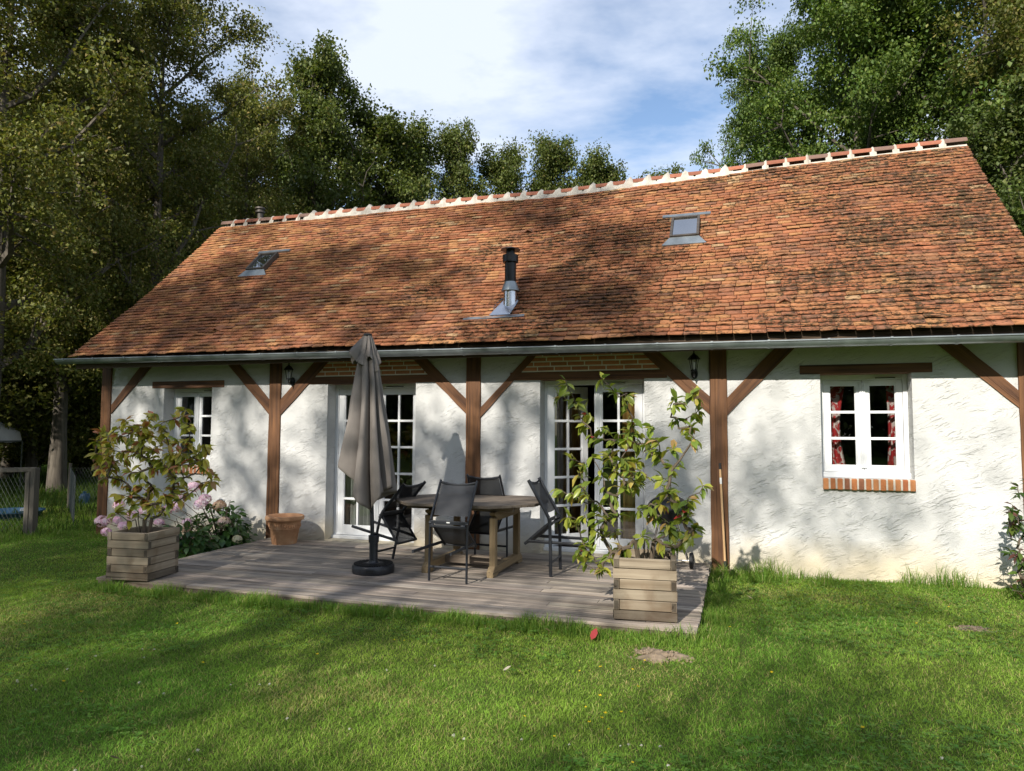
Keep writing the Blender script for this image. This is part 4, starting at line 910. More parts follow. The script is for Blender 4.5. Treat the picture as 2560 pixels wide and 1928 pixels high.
pixL = [(380, 630), (350, 690), (390, 730), (340, 770), (370, 860), (380, 920), (490, 600), (560, 600), (470, 650), (540, 660), (620, 600), (700, 520), (660, 580), (740, 590), (780, 640), (830, 560), (880, 530), (920, 590), (890, 490), (850, 690), (920, 700), (980, 760), (1010, 800), (1010, 710), (1060, 930), (990, 950), (1070, 885), (940, 800), (870, 760), (790, 760), (700, 730), (640, 720), (580, 760), (500, 760), (450, 820), (540, 800), (470, 900), (540, 960), (620, 880), (700, 850), (780, 850), (860, 840), (480, 1020), (560, 1020), (620, 1040), (700, 980), (790, 1040), (820, 980), (880, 920), (460, 1130), (560, 1080), (680, 1080), (760, 1110), (860, 1050), (910, 1000), (600, 960), (420, 660), (420, 780), (600, 680), (700, 660), (740, 800), (660, 800), (820, 900), (430, 700), (560, 880), (640, 640), (520, 560), (900, 760), (840, 800)]
shrub('potted_shrub', (PL[0], PL[1], .40), [(PL[0]+dx, PL[1]+dy, .58) for dx, dy in ((-.09, .0), (-.03, .05), (.03, -.04), (.08, .02), (.0, .09), (-.05, -.07))],
      scatter(pixL, 100, 820, .408, PL[1]+.05, .24, 5, .10), 'bushy yellow green shrub with rust red tips growing in the left planter', 'shrub',
      ([(.38, .14, .07), (.34, .18, .065), (.38, .33, .055)], [4, 3, 4]), ([(.44, .40, .065), (.34, .34, .05), (.22, .26, .04), (.44, .32, .07), (.34, .13, .07)], [5, 5, 3, 2, .7]), (8, 13), (.08, .125), .54, .48, 3)
def floret_ball(c, r_, cols, n=90):
    u = rng.normal(0, 1, (n, 3)); u = unit(u); u[:, 2] = np.abs(u[:, 2])*np.where(rng.random(n) < .78, 1, -1); p = c+u*r_*np.array([1, 1, .82])*rng.uniform(.9, 1.05, (n, 1))
    e1 = unit(np.cross(u, rng.normal(0, 1, (n, 3)))); e2 = np.cross(u, e1); s = r_*.30
    V = []; F = []; C = palette(n, cols, [1]*len(cols), .12)
    # four rounded petals each
    tmpl = [(0, 0, 0)]; V = np.zeros((n, 13, 3)); V[:, 0] = p
    for k in range(4):
        a0 = k*math.pi/2
        for j, (da, rr) in enumerate(((-.55, .75), (0, 1.05), (.55, .75))):
            V[:, 1+k*3+j] = p+(e1*math.cos(a0+da)+e2*math.sin(a0+da))*s*rr+u*s*.18*rr
    F = np.array([(0, 1+k*3, 2+k*3, 3+k*3) for k in range(4)]); b = np.arange(n)[:, None, None]*13
    return V.reshape(-1, 3), (F[None]+b).reshape(-1, 4), np.repeat(C, 13, 0)
PINK = [(.70, .44, .58), (.74, .54, .66), (.64, .42, .60), (.76, .62, .70)]; TAN = [(.50, .34, .22), (.45, .30, .24), (.58, .42, .30)]; CREAM = [(.66, .62, .46), (.60, .55, .42)]
def hydrangea(x, y, w, h, label, heads, n=230):
    z0 = float(gz(x, y)); r = empty('hydrangea', (x, y, z0), label, 'hydrangea', 'hydrangeas along the foot of the wall')
    mb = MB(); pos = []; D = []
    for k in range(14):
        a = rng.uniform(0, 6.283); rr = rng.uniform(.3, 1); e = np.array([math.cos(a)*rr*w, math.sin(a)*rr*w*.6, h*(1.05-.55*rr*rr)]); mb.tube([(0, 0, 0), e*np.array([.35, .35, .5]), e], [.008, .006, .004], 5)
    hd = [np.array(q)-np.array([x, y, z0]) for q, _, _ in heads]
    for e in hd: mb.tube([(0, 0, 0), e*np.array([.4, .4, .6]), e*.97], [.007, .005, .004], 5)
    mb.build('stems', M['twig'], r, True)
    u = unit(rng.normal(0, 1, (n, 3))); u[:, 2] = np.abs(u[:, 2]); rad = rng.uniform(.55, 1.0, (n, 1)); pos = u*rad*np.array([w, w*.62, h])
    d = u*np.array([1, 1, .15])+rng.normal(0, .3, (n, 3))+np.array([0, 0, -.25]); Ln = rng.uniform(.085, .14, n)
    V, f3, f4, c = leaves(pos, d, np.array([0, 0, 1.0])+rng.normal(0, .25, (n, 3)), Ln, Ln*.72, palette(n, [(.04, .095, .022), (.055, .12, .028), (.08, .15, .035)], [4, 4, 2]), rng.uniform(.1, .35, n))
    np_obj('foliage', V, [f3, f4], c, M['shrubleaf'], r, True)
    for (q, rr, cols), e in zip(heads, hd):
        V, F, C = floret_ball(np.zeros(3), rr, cols); o = np_obj('flower_head', V, F, C, M['petal'], r); o.location = e
hp = lambda x, y, yy: tuple(atY(100+x*.408, 820+y*.408, yy))
hydrangea(-5.05, -1.15, .42, .50, 'hydrangea with pink heads showing left of and behind the left planter', [(hp(380, 1185, -1.3), .085, PINK), (hp(405, 1250, -1.4), .06, PINK), (hp(465, 1185, -1.2), .07, PINK), (hp(515, 1215, -1.3), .07, PINK), (hp(485, 1088, -1.0), .075, PINK)])
hydrangea(-5.10, -.50, .50, .66, 'tallest hydrangea with pink heads against the wall below the small window', [(hp(680, 1010, -.5), .075, PINK), (hp(770, 1120, -.7), .075, PINK), (hp(830, 1098, -.7), .08, PINK), (hp(730, 1195, -.8), .065, PINK), (hp(940, 975, -.45), .08, PINK), (hp(985, 1085, -.6), .09, PINK), (hp(1012, 1050, -.5), .08, PINK), (hp(900, 1190, -.8), .06, PINK), (hp(893, 1240, -.85), .06, TAN), (hp(895, 1297, -.9), .065, PINK), (hp(850, 1040, -.6), .07, PINK), (hp(640, 1120, -.8), .07, PINK), (hp(560, 1150, -.9), .07, PINK)], 260)
hydrangea(-4.95, -.42, .34, .46, 'low dark green hydrangea with faded beige heads beside the terrace corner', [(hp(1100, 1090, -.45), .085, TAN), (hp(1128, 1190, -.6), .08, [(.55, .42, .40), (.5, .4, .33)]), (hp(1208, 1295, -.7), .06, CREAM), (hp(945, 1305, -.8), .05, TAN)], 200)
pixE = [(2545, 1213), (2552, 1236), (2532, 1262), (2546, 1285), (2528, 1288), (2542, 1306), (2524, 1318), (2548, 1352), (2552, 1400), (2546, 1430), (2556, 1465), (2580, 1200), (2600, 1260), (2620, 1330), (2590, 1380), (2640, 1420), (2570, 1320), (2610, 1450), (2650, 1250), (2560, 1445), (2548, 1380)]
shrub('honeysuckle_bush', (4.62, -.62, float(gz(4.6, -.6))), [(4.60, -.60, .12), (4.66, -.66, .15), (4.58, -.68, .1)], scatter(pixE, 0, 0, 1, -.62, .12, 8), 'leafy arching shrub with dark red tassels at the right end of the wall', 'shrub',
      ([(.09, .13, .02), (.12, .05, .04)], [4, 1]), ([(.075, .125, .02), (.05, .095, .018), (.10, .05, .04)], [5, 4, .6]), (4, 7), (.07, .12), .42, .3, 3)
# ------------------------------------------------------------------ trees
def tree_data(seed, H, cb, rad, nl, cols, p, leaf=.10, lean=0.0, density=1.0, top_narrow=.55):
    g = np.random.default_rng(seed); tv = MB(); sig = .30
    nt_ = 9; zs = np.linspace(0, H*.93, nt_); trunk = np.c_[np.cumsum(g.normal(0, .10, nt_))+lean*zs, np.cumsum(g.normal(0, .10, nt_)), zs]; trunk[0, :2] = 0
    r0 = .013*H+.05; tv.tube([tuple(q) for q in trunk], [r0*(1.25 if i == 0 else (1-.93*i/(nt_-1))) for i in range(nt_)], 9)
    cl = []; n_l = int(26*density)
    for k in range(n_l):
        f = (k+.5)/n_l; z = H*(cb+(.97-cb)*f); i = min(int(z/(H*.93)*(nt_-1)), nt_-2); o = trunk[i]+(trunk[i+1]-trunk[i])*((z-zs[i])/(zs[1]-zs[0])); o[2] = min(z, H*.93)
        env = rad*(math.sin(math.pi*min(.12+f*.80, 1))**.7)*(1-(1-top_narrow)*f)
        a = k*2.399+g.uniform(-.5, .5); L_ = env*g.uniform(.62, 1.15); el = g.uniform(.15, .5)+.5*f
        d = np.array([math.cos(a)*math.cos(el), math.sin(a)*math.cos(el), math.sin(el)]); pts = [o]
        for s in range(5): d = unit(d+g.normal(0, .16, 3)+np.array([0, 0, .05])); pts.append(pts[-1]+d*L_/5)
        rb = max(.025, r0*.52*(1-f*.72)); tv.tube([tuple(q) for q in pts], [rb*(1-.8*s/5) for s in range(6)], 5)
        for s in range(1, 6):
            for m in range(2 if s < 5 else 3):
                sd = unit(unit(pts[s]-pts[s-1])*.5+g.normal(0, .75, 3)+np.array([0, 0, .12])); sl_ = L_*g.uniform(.16, .40); e = pts[s]+sd*sl_
                tv.tube([tuple(pts[s]), tuple((pts[s]+e)/2+g.normal(0, .05, 3)), tuple(e)], [rb*.3, rb*.2, .008], 4, False)
                for q in ((.6, 1.05) if g.random() < .8 else (.95,)): cl.append(pts[s]+sd*sl_*q+g.normal(0, .10, 3))
    cl = np.array(cl); m = max(4, int(nl/len(cl))); n = len(cl)*m
    cs = g.uniform(.55, 1.25, (len(cl), 1))
    pos = np.repeat(cl, m, 0)+np.clip(g.normal(0, 1, (n, 3)), -1.7, 1.7)*np.repeat(cs, m, 0)*np.array([sig, sig, sig*.65])*rad**.35*.66
    keep = g.random(n) < np.repeat(g.uniform(.45, 1, len(cl)), m); pos = pos[keep]; n = len(pos)
    tone = np.repeat(g.uniform(.72, 1.28, len(cl)), m)[keep]
    c = np.array(cols)[g.choice(len(cols), n, p=np.array(p)/sum(p))]*tone[:, None]*g.uniform(.8, 1.2, (n, 1))
    d = unit(g.normal(0, 1, (n, 3))+np.array([0, 0, -.25])); nn = unit(g.normal(0, .6, (n, 3))+np.array([0, 0, 1.3])); s = unit(np.cross(d, nn)); u = np.cross(s, d); ln = leaf*g.uniform(.75, 1.3, (n, 1)); wd = ln*g.uniform(.30, .42, (n, 1))
    T = [pos, pos+d*ln*.5-s*wd+u*ln*.12, pos+d*ln-u*ln*.08, pos+d*ln*.5+s*wd+u*ln*.12]
    V = np.stack(T, 1).reshape(-1, 3); b = np.arange(n)[:, None]*4; F = np.concatenate([b+np.array([[0, 1, 2]]), b+np.array([[0, 2, 3]])])
    return tv, V, F, np.clip(np.repeat(c, 4, 0), .003, .5)
OLIVE = [(.145, .148, .034), (.110, .128, .028), (.19, .17, .046), (.20, .15, .05)]
GREEN = [(.096, .148, .028), (.074, .124, .025), (.13, .18, .034), (.155, .185, .042)]
MIXED = [(.100, .125, .028), (.078, .104, .025), (.135, .15, .036), (.15, .13, .04)]
DARK = [(.068, .096, .023), (.084, .115, .027), (.115, .13, .034)]
PROTO = []
for sd, H, cb, rad, nl, cols, p, lf, tn in ((11, 18, .20, 5.2, 118000, OLIVE, [4, 4, 2, .7], .110, .62), (12, 16, .16, 4.6, 100000, OLIVE, [3, 5, 2, .5], .112, .55), (13, 15, .18, 3.4, 56000, MIXED, [4, 4, 2, .5], .13, .6),
                                      (14, 18, .18, 5.4, 165000, GREEN, [4, 4, 3, 1], .118, .8), (15, 14, .10, 3.8, 60000, DARK, [4, 4, 2], .14, .75), (16, 6, .10, 2.4, 42000, OLIVE, [5, 4, 2, 0], .095, .7)):
    tv, V, F, C = tree_data(sd, H, cb, rad, nl, cols, p, lf, 0, 1.0, tn); tm = tv.build('trunk', M['bark'], None, True)
    cm = np_obj('crown', V, F, C, M['leaf'], None); PROTO.append((H, tm.data, cm.data)); bpy.data.objects.remove(tm); bpy.data.objects.remove(cm)
def tree_at(x, y, H, k, rz, label, wide=1.0, group=None, name='oak_tree', cat='tree'):
    h0, tm, cm = PROTO[k]; s = H/h0; r = empty(name, (x, y, float(gz(x, y))-.1), label, cat, group, rz); r.scale = (s*wide, s*wide, s)
    for nm, me in (('trunk', tm), ('crown', cm)):
        o = bpy.data.objects.new(nm, me); COL.objects.link(o); o.parent = r
    return r
def tree_px(u, vtop, dist, k, rz, label, wide=1.0, **kw):
    q = atD(u, vtop, dist); return tree_at(q[0], q[1], q[2]+.25, k, rz, label, wide, **kw)
tree_px(30, -380, 17.5, 0, .3, 'tall dark oak at the far left edge of the picture', .95)
tree_px(205, -190, 23, 1, 1.7, 'oak with thin leaning tops between the far left oak and the big olive crown', .8)
tree_px(430, -130, 20, 0, 4.1, 'biggest olive brown oak, its peak reaching the top edge of the picture', .82)
tree_px(625, 225, 25, 0, 2.2, 'olive oak on the right shoulder of the biggest crown', .85)
tree_px(803, 130, 26, 2, .5, 'slim oak with a spiky leading shoot above the left skylight', .85)
tree_px(940, 285, 27, 2, 2.9, 'oak with a rounded top just left of the ridge mid point', 1.1)
tree_px(1040, 330, 28, 2, 4.4, 'narrow green oak behind the ridge, left of a blue gap', .9)
tree_px(1135, 325, 29, 2, 1.2, 'narrow oak rising right beside a blue sky gap over the ridge', .72)
tree_px(1260, 385, 30, 2, 5.0, 'brownish bushy oak in the middle of the row behind the ridge', .85)
tree_px(1380, 355, 30, 2, 1.9, 'tallest open oak in the low row behind the ridge', .8)
tree_px(1500, 400, 31, 2, 3.6, 'right hand oak of the low row behind the ridge', .85)
tree_px(1650, 440, 33, 2, .9, 'lone small treetop showing above the white ridge crests', 1.0)
tree_px(2165, -90, 21, 3, 1.0, 'broad bright green oak behind the right half of the roof', .84)
tree_px(1935, 150, 23, 3, 2.0, 'leafy oak at the left flank of the broad green oak', .62)
tree_px(2310, -330, 21, 3, 3.3, 'tall oak with pale trunks and blue gaps above the right roof end', .95)
tree_px(2560, -120, 19, 1, .2, 'oak at the upper right corner behind the roof gable', .9)
tree_px(2470, 300, 16, 4, 4.0, 'low dense oak filling the corner right of the roof gable', 1.0)
tree_px(2200, 180, 24, 4, 5.3, 'green oak closing the gap between the two tall right hand oaks', 1.1)
for x, y, h_, k, z_, lb in ((-21, -1.5, 17, 0, .5, 'unseen oak added outside the left picture edge to shade the yard'), (-27, 2.5, 18, 1, 2.5, 'second unseen oak added outside the left picture edge to shade the back fence'), (-34, 6, 18, 0, 4.0, 'farthest unseen oak added outside the left picture edge to shade the woods')): tree_at(x, y, h_, k, z_, lb, 1.1)  # out-of-view oaks added to darken the left yard and lower woods
# woodland floor and small trees on the left
tree_px(110, 570, 25, 5, .4, 'light olive bushy tree in front of the dark woods on the left', 1.05, name='small_tree')
tree_px(-80, 560, 24.5, 5, 2.4, 'olive bushy tree cut by the left picture edge', 1.1, name='small_tree')
tree_px(300, 800, 27, 5, 3.9, 'low bushy tree between the light bush and the roof edge', 1.2, name='small_tree')
tree_px(210, 960, 29, 5, 5.5, 'dark leafy bush behind the white tent and back fence', 1.8, name='bush', cat='bush')
tree_px(20, 930, 30, 5, 1.1, 'dark leafy bush at the left edge behind the tent', 1.9, name='bush', cat='bush')
wood_l = ['slender dark woodland tree left of the cottage, one of the thin trunks in shade', 'dark woodland trees left of the cottage']
for u, d, vt, k in ((-70, 27, 150, 4), (60, 29, 260, 1), (130, 33, 240, 0), (190, 30, 420, 4), (260, 34, 300, 1), (330, 29, 330, 4), (390, 36, 320, 0), (450, 31, 430, 4), (520, 36, 330, 1), (610, 34, 330, 4), (720, 33, 350, 4)):
    tree_px(u, vt, d, k, rng.uniform(0, 6), wood_l[0], .85, group=wood_l[1], name='woodland_tree')
def far_wood(name, arc, label, nb=30000, sz=1.0):
    g = np.random.default_rng(5); P = []; pass
    for (x0, y0, x1, y1, h) in arc:
        n = nb; t = g.random(n); hh = h*g.random(n)**.8; b = vnoise(t*40, hh, .9, 4)
        x = x0+(x1-x0)*t+g.normal(0, 1.6, n); y = y0+(y1-y0)*t+g.normal(0, 1.6, n); top = h*(.6+.4*vnoise(t*30, t*0, 1, 8)); k = (hh < top) & (b > .25); P.append(np.c_[x, y, hh-.4][k])
    pos = np.concatenate(P); n = len(pos); d = unit(g.normal(0, 1, (n, 3))); s = unit(np.cross(d, g.normal(0, 1, (n, 3)))); ln = g.uniform(.22, .5, (n, 1))*sz
    V = np.stack([pos, pos+d*ln*.5-s*ln*.4, pos+d*ln, pos+d*ln*.5+s*ln*.4], 1).reshape(-1, 3); b = np.arange(n)[:, None]*4
    C = np.array(DARK)[g.integers(0, 3, n)]*g.uniform(.6, 1.2, (n, 1))
    return tag(np_obj(name, V, b+np.array([[0, 1, 2, 3]]), np.repeat(C, 4, 0), M['leaf']), label, 'woodland', None, 'stuff')
far_wood('far_woodland', [(-48, 8, -34, 34, 11), (-34, 34, -8, 42, 9), (-8, 42, 22, 44, 5)], 'dark undergrowth and far woodland closing the view between the trunks')
far_wood('woodland_behind', [(-45, -38, -10, -44, 13), (-10, -44, 30, -40, 15), (-45, -42, 30, -48, 22)], 'woodland across the garden mirrored in the window panes', 70000, 1.5)

# ------------------------------------------------------------------ oaks behind the viewer whose crowns throw the dappled shade
def shade_oaks():
    g = np.random.default_rng(31); YT = -20.0
    def dens(s, h):
        if s < -13.2: return .9 if h < 16.5 else .15
        lawn = h < 12.9
        if lawn: return np.interp(s, [-12, -5, -3.2, -1.8, -.5, 2], [.98, .92, .84, .55, .10, .06])
        if h < 15.3: return np.interp(s, [-12, -8, -4, -2.2, .8], [.78, .68, .62, .56, .52])
        if h < 17.9: return np.interp(s, [-12, -7, -3.5, -2, 1], [.90, .88, .80, .42, .15])
        return np.interp(s, [-12, -8, -6, -4, 1], [.85, .82, .60, .14, .0])
    HOLES = [(-2.6, 11.6, .8, .7), (-4.6, 11.35, 1.0, .35), (-4.4, 9.7, 1.1, .22), (-3.8, 10.75, .8, .22), (-8.2, 10.6, 1.1, .35), (-8.3, 14.3, .5, .6), (-6.0, 14.8, .5, .5), (-5.1, 14.5, .5, .5), (-9.6, 14.4, .4, .5)]
    trees = [(-10.5, 20.0), (-5.2, 18.6), (.8, 15.2), (-17.5, 17.0), (-24.0, 17.0)]; cl = [[] for _ in trees]
    for s in np.arange(-28, 3.0, .62):
        for h in np.arange(7.0, 20.6, .62):
            q = fnoise(np.array([s*1.0+h*.25]), np.array([h*1.35-s*.2]), .55, 77)[0]
            hole = max(math.exp(-((s-a)/ra)**2-((h-b)/rb)**2) for a, b, ra, rb in HOLES)
            if q < .13+.62*dens(s, h)*(1-.9*hole)-.25*hole+.5*math.exp(-((s+5.75)/.4)**2-((h-13.9)/.55)**2):
                k = min(range(5), key=lambda i: abs(trees[i][0]-s)); cl[k].append((s+g.uniform(-.3, .3), g.uniform(-1.6, 1.6), h+g.uniform(-.3, .3)))
    names = ['tall oak behind the viewer shading the left lawn', 'oak behind the viewer shading the terrace', 'oak behind the viewer dappling the right wall', 'oak behind the viewer shading the yard', 'oak behind the viewer shading the back fence']
    for (tx_, H), c, nm in zip(trees, cl, names):
        c = np.array(c); c[:, 0] -= tx_; r = empty('shade_oak', (tx_, YT, -.2), nm, 'tree'); tv = MB(); n_ = 8
        zs = np.linspace(0, H*.9, n_); tr = np.c_[g.normal(0, .12, n_), g.normal(0, .12, n_), zs]; tv.tube([tuple(q) for q in tr], [.34*(1-.85*i/(n_-1)) for i in range(n_)], 9)
        for q in c[::3]:
            zb = max(2.5, q[2]-1.2-abs(q[0])*.5); o = np.array([0, 0, min(zb, H*.88)]); m1 = o+(q-o)*.5+np.array([0, 0, .3]); tv.tube([tuple(o), tuple(m1), tuple(q)], [.05, .035, .012], 4, False)
        tv.build('trunk', M['bark'], r, True)
        m = 185; n = len(c)*m; sg = np.repeat(g.uniform(.24, .46, (len(c), 1)), m, 0); pos = np.repeat(c, m, 0)+g.normal(0, 1, (n, 3))*sg*np.array([1.15, 1, .8])
        d = unit(g.normal(0, 1, (n, 3))); s = unit(np.cross(d, g.normal(0, 1, (n, 3)))); ln = g.uniform(.09, .16, (n, 1))
        V = np.stack([pos, pos+d*ln*.5-s*ln*.42, pos+d*ln, pos+d*ln*.5+s*ln*.42], 1).reshape(-1, 3); C = np.array(GREEN)[g.integers(0, 4, n)]*g.uniform(.7, 1.2, (n, 1))
        np_obj('crown', V, np.arange(n)[:, None]*4+np.array([[0, 1, 2, 3]]), np.repeat(C, 4, 0), M['leaf'], r)
shade_oaks()
# ------------------------------------------------------------------ grass
def inside(x, y, x0, x1, y0, y1): return (x > x0) & (x < x1) & (y > y0) & (y < y1)
def blades(name, x, y, h, w, cols, label, bend=.5, seed=1):
    g = np.random.default_rng(seed); n = len(x); z = gz(x, y); a = g.uniform(0, 6.283, n); t = a+g.uniform(-.9, .9, n)+1.57
    dx, dy = np.cos(a), np.sin(a); wx, wy = np.cos(t)*w/2, np.sin(t)*w/2; b = bend*h*g.uniform(.2, 1.5, n)
    P = lambda f, k, e: np.c_[x+dx*b*f*f+wx*k, y+dy*b*f*f+wy*k, z-.008+h*f*(1-.12*f*e)]
    V = np.stack([P(0, -1, 0), P(0, 1, 0), P(.55, -.8, 1), P(.55, .8, 1), P(1, 0, 1.6)], 1).reshape(-1, 3); i = np.arange(n)[:, None]*5
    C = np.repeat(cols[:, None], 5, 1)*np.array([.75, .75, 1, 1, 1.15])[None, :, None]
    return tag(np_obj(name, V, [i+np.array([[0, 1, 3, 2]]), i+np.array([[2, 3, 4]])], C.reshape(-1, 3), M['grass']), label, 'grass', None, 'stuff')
def grass_col(x, y, g):
    n = len(x); a = fnoise(x, y, .55, 40); b = fnoise(x, y, 1.9, 50); lush = np.array([.15, .30, .038]); mid = np.array([.275, .395, .056]); dry = np.array([.44, .37, .15]); c = mid+(lush-mid)*np.clip((a-.35)*3, 0, 1)[:, None]
    bare = np.clip((fnoise(x, y, 1.1, 60)-.58)*3, 0, 1)*.55+np.clip((-5.05-y)*1.2, 0, 1)*np.clip((x-.0)*.8, 0, 1)*.55
    f = (np.clip(bare, 0, .8)+.13 > g.random(n))
    c = np.where(f[:, None], dry*g.uniform(.7, 1.2, (n, 1)), c); return np.clip(c*(g.uniform(.55, 1.45, (n, 1)))*(1+.3*(b-.5))[:, None], .004, .6)
def free(x, y):
    k = ~inside(x, y, -4.64, 1.29, -2.845, .1) & ~((y > -.02) & (x > -7.8) & (x < 4.6) & (y < 5.3))
    for hx, hy, rx, ry, _ in HILLS: k &= (((x-hx)/(rx*.85))**2+((y-hy)/(ry*.85))**2 > vnoise(x, y, 14, 3)*1.3)
    return k
def lawn():
    g = np.random.default_rng(3); X = []; Y = []
    def zone(x0, x1, y0, y1, per):
        n = int((x1-x0)*(y1-y0)*per); X.append(g.uniform(x0, x1, n)); Y.append(g.uniform(y0, y1, n))
    zone(-3.3, 3.4, -6.0, -4.2, 12000); zone(-5.6, 4.8, -4.2, -2.7, 8500); zone(-9, -4.5, -3.4, .2, 3200); zone(1.25, 5.4, -2.7, .0, 6500); zone(-5.6, -3.2, -5.0, -4.2, 6000); zone(-5.0, 1.4, -2.9, -2.75, 5000); zone(3.2, 4.4, -5, -4.2, 6500); zone(-12, -9, -3, 4, 900); zone(-9, -7.75, .2, 5, 1400)
    x = np.concatenate(X); y = np.concatenate(Y); k = free(x, y); x, y = x[k], y[k]
    h = .016+.019*fnoise(x, y, 1.6, 70)+g.uniform(0, .014, len(x))
    far = np.clip((-x-8.6)/1.5, 0, 1); h *= 1+2.6*far
    w = .0032+.0012*np.clip((y+5)/5, 0, 1)+.003*far
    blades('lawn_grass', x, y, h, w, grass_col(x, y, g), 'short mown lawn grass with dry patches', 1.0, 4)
    # long grass left uncut at the deck edge and along the wall
    def strip(x0, x1, y0, y1, n): return g.uniform(x0, x1, n), g.uniform(y0, y1, n)
    S_ = [strip(1.32, 4.75, -.42, -.02, 6500), strip(-4.7, 1.35, -3.10, -2.85, 8000), strip(1.29, 1.5, -2.9, -.1, 2600), strip(-4.95, -4.64, -2.9, -.1, 2200), strip(-8.3, -4.7, -.5, -.03, 3500), strip(-9.4, -8.2, -1.2, .5, 4000)]
    x = np.concatenate([s[0] for s in S_]); y = np.concatenate([s[1] for s in S_]); tall = np.clip(fnoise(x, y, 3.6, 90)*2.6-.95, .03, 1)*g.uniform(.25, 1.25, len(x))**1.5
    wall = (y > -.5) & (x > 1.3); h = .05+tall*np.where(wall, .24, .11); h = np.where(wall, h*np.interp(y, [-.45, -.05], [.45, 1]), h)
    blades('long_grass', x, y, h, np.full(len(x), .0052), palette(len(x), [(.15, .26, .038), (.11, .21, .03), (.21, .28, .055), (.42, .35, .18)], [5, 4, 3, .5]), 'long uncut grass along the wall foot and deck edge', .55, 6)
    # rough yard on the left and under the trees
    n = 60000; x = g.uniform(-34, -8.3, n); y = g.uniform(-2.0, 16, n)*1.0; k = free(x, y); x, y = x[k], y[k]; h = g.uniform(.10, .34, len(x))*(.4+fnoise(x, y, .5, 95))
    blades('yard_grass', x, y, h, np.full(len(x), .016), palette(len(x), [(.07, .13, .022), (.055, .10, .018), (.12, .15, .03)], [5, 4, 2]), 'rough unmown grass and weeds in the yard left of the house', .5, 9)
    # clover and small weeds between the grass
    n = 15000; x = g.uniform(-6, 5, n); y = g.uniform(-5.6, -.1, n); k = free(x, y) & (fnoise(x, y, .9, 120) > .50); x, y = x[k], y[k]; n = len(x)
    pos = np.c_[x, y, gz(x, y)+g.uniform(.022, .05, n)]; a = g.uniform(0, 6.283, n); V = []; F = []
    P3 = []; D3 = []; 
    for q in range(3): P3.append(pos); D3.append(np.c_[np.cos(a+q*2.094), np.sin(a+q*2.094), g.uniform(-.1, .3, n)])
    P3 = np.concatenate(P3); D3 = unit(np.concatenate(D3)); ln = np.tile(g.uniform(.014, .026, n), 3); s = unit(np.cross(D3, [0, 0, 1.0])); L3 = ln[:, None]
    V = np.stack([P3, P3+D3*L3*.6-s*L3*.45, P3+D3*L3, P3+D3*L3*.6+s*L3*.45], 1).reshape(-1, 3); C = palette(len(P3), [(.10, .22, .036), (.14, .27, .042), (.18, .29, .06)], [4, 4, 2])
    tag(np_obj('clover', V, np.arange(len(P3))[:, None]*4+np.array([[0, 1, 2, 3]]), np.repeat(C, 4, 0), M['grass']), 'patches of clover leaves growing through the lawn', 'clover', None, 'stuff')
lawn()
# flowers and fallen leaves on the lawn
def buttercup():
    mb = MB(); mb.col = (.75, .52, .02)
    for k in range(5):
        a = k*1.2566; e = lambda r, da, z: (r*math.cos(a+da), r*math.sin(a+da), z); mb.add([(0, 0, .05), e(.010, -.5, .054), e(.014, 0, .058), e(.010, .5, .054)], [(0, 1, 2, 3)])
    mb.col = (.06, .11, .02); mb.tube([(0, 0, -.01), (.004, 0, .02), (0, 0, .049)], .0011, 4); return mb
def cloverhead():
    V, F, C = floret_ball(np.array([0, 0, .05]), .0105, [(.62, .60, .55), (.60, .52, .50)], 26); mb = MB(); mb.add(V, F); mb.c = [tuple(c) for c in C]; mb.col = (.06, .11, .02); mb.tube([(0, 0, -.01), (.003, .002, .02), (0, 0, .045)], .0011, 4); return mb
lz = lambda u, v, z=-.10: atZ(u, v, z)
yel = [(1450, 1670), (1505, 1668), (1580, 1673), (1613, 1650), (1592, 1713), (1500, 1736), (1466, 1758), (1512, 1778), (1500, 1790), (1556, 1775), (1477, 1803), (1518, 1812), (1307, 1782), (1385, 1832), (2325, 1560), (2160, 1822), (2294, 1557), (1928, 1680), (1826, 1575), (795, 1630), (505, 1650), (155, 1695), (200, 1726), (58, 1556), (445, 1553), (1012, 1599), (985, 1598), (1055, 1696), (1580, 1896), (2375, 1520)]
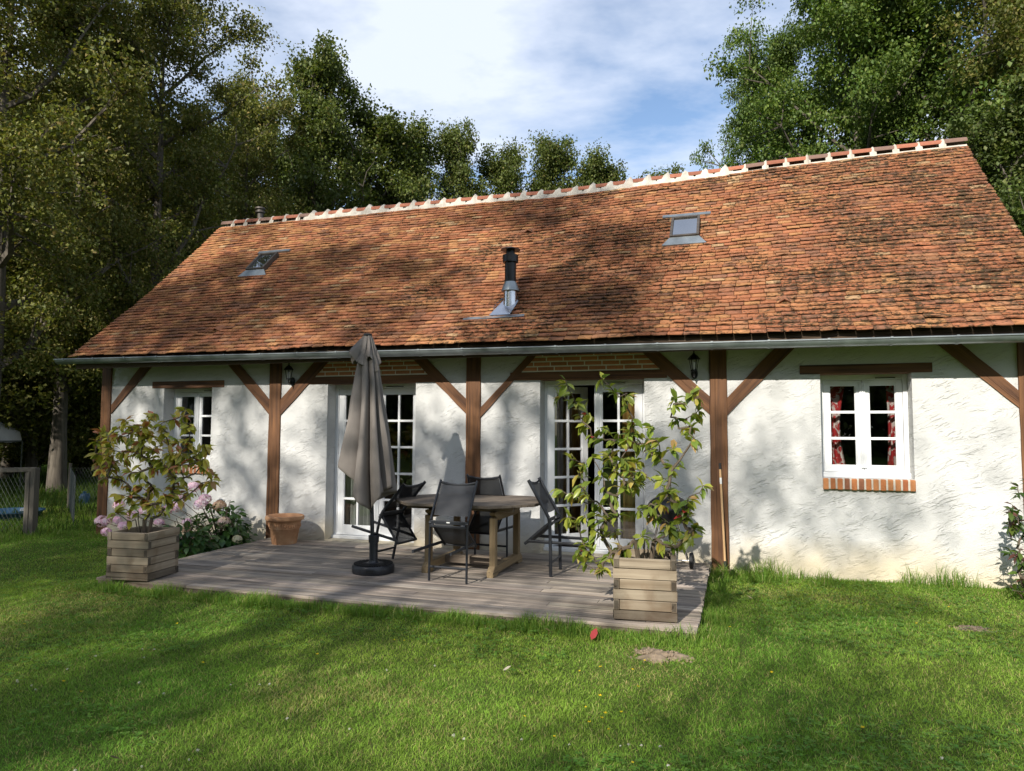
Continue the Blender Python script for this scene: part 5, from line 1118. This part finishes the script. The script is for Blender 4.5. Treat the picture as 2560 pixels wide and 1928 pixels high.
whi = [(243, 1634), (360, 1634), (172, 1665), (80, 1704), (92, 1713), (42, 1689), (40, 1696), (573, 1702), (350, 1700), (413, 1726), (357, 1615), (388, 1615), (648, 1701), (673, 1706), (713, 1794), (873, 1815), (470, 1888), (350, 1905), (196, 1916), (497, 1873), (1420, 1850), (1570, 1856), (1605, 1858), (1646, 1864), (1550, 1855), (1302, 1838), (1662, 1910), (2350, 1894), (1138, 1832), (1160, 1840), (1085, 1660), (962, 1670)]
for nm, fn, px, lab, grp in (('buttercup', buttercup, yel, 'small yellow buttercup dotted in the lawn', 'yellow buttercups in the lawn'), ('clover_flower', cloverhead, whi, 'small white clover flower dotted in the lawn', 'white clover flowers in the lawn')):
    proto = fn().build(nm, M['petal']); tag(proto, lab, 'flower', grp)
    for i, (u, v) in enumerate(px):
        o = proto if i == 0 else proto.copy()
        if i: COL.objects.link(o)
        q = lz(u, v, -.07); o.location = (q[0], q[1], float(gz(q[0], q[1]))); o.rotation_euler = (rng.uniform(-.3, .3), rng.uniform(-.3, .3), rng.uniform(0, 6)); sc_ = rng.uniform(.55, .9); o.scale = (sc_,)*3
def fallen(u, v, ln, col, label, z=-.055):
    q = lz(u, v, z); V, f3, f4, c = leaves(np.zeros((1, 3)), np.array([[math.cos(u), math.sin(u), .25]]), np.array([[.2, -.3, 1.0]]), np.array([ln]), np.array([ln*.5]), np.array([col]), np.array([-.35]))
    o = np_obj('fallen_leaf', V, [f3, f4], c, M['shrubleaf'], None, True); o.location = (q[0], q[1], z); tag(o, label, 'leaf', 'fallen leaves on the lawn')
fallen(1478, 1600, .12, (.50, .07, .07), 'large red fallen leaf on the grass in front of the deck', -.05)
fallen(1380, 1580, .08, (.40, .26, .14), 'tan fallen leaf on the grass left of the red leaf'); fallen(622, 1484, .08, (.30, .15, .08), 'brown fallen leaf on the grass near the left planter')
fallen(1257, 1676, .06, (.55, .48, .38), 'pale dry fallen leaf in the middle of the lawn'); fallen(1882, 1497, .06, (.45, .34, .2), 'pale brown fallen leaf on the grass right of the deck')
fallen(300, 1895, .07, (.10, .05, .05), 'dark curled fallen leaf in the lower left lawn')
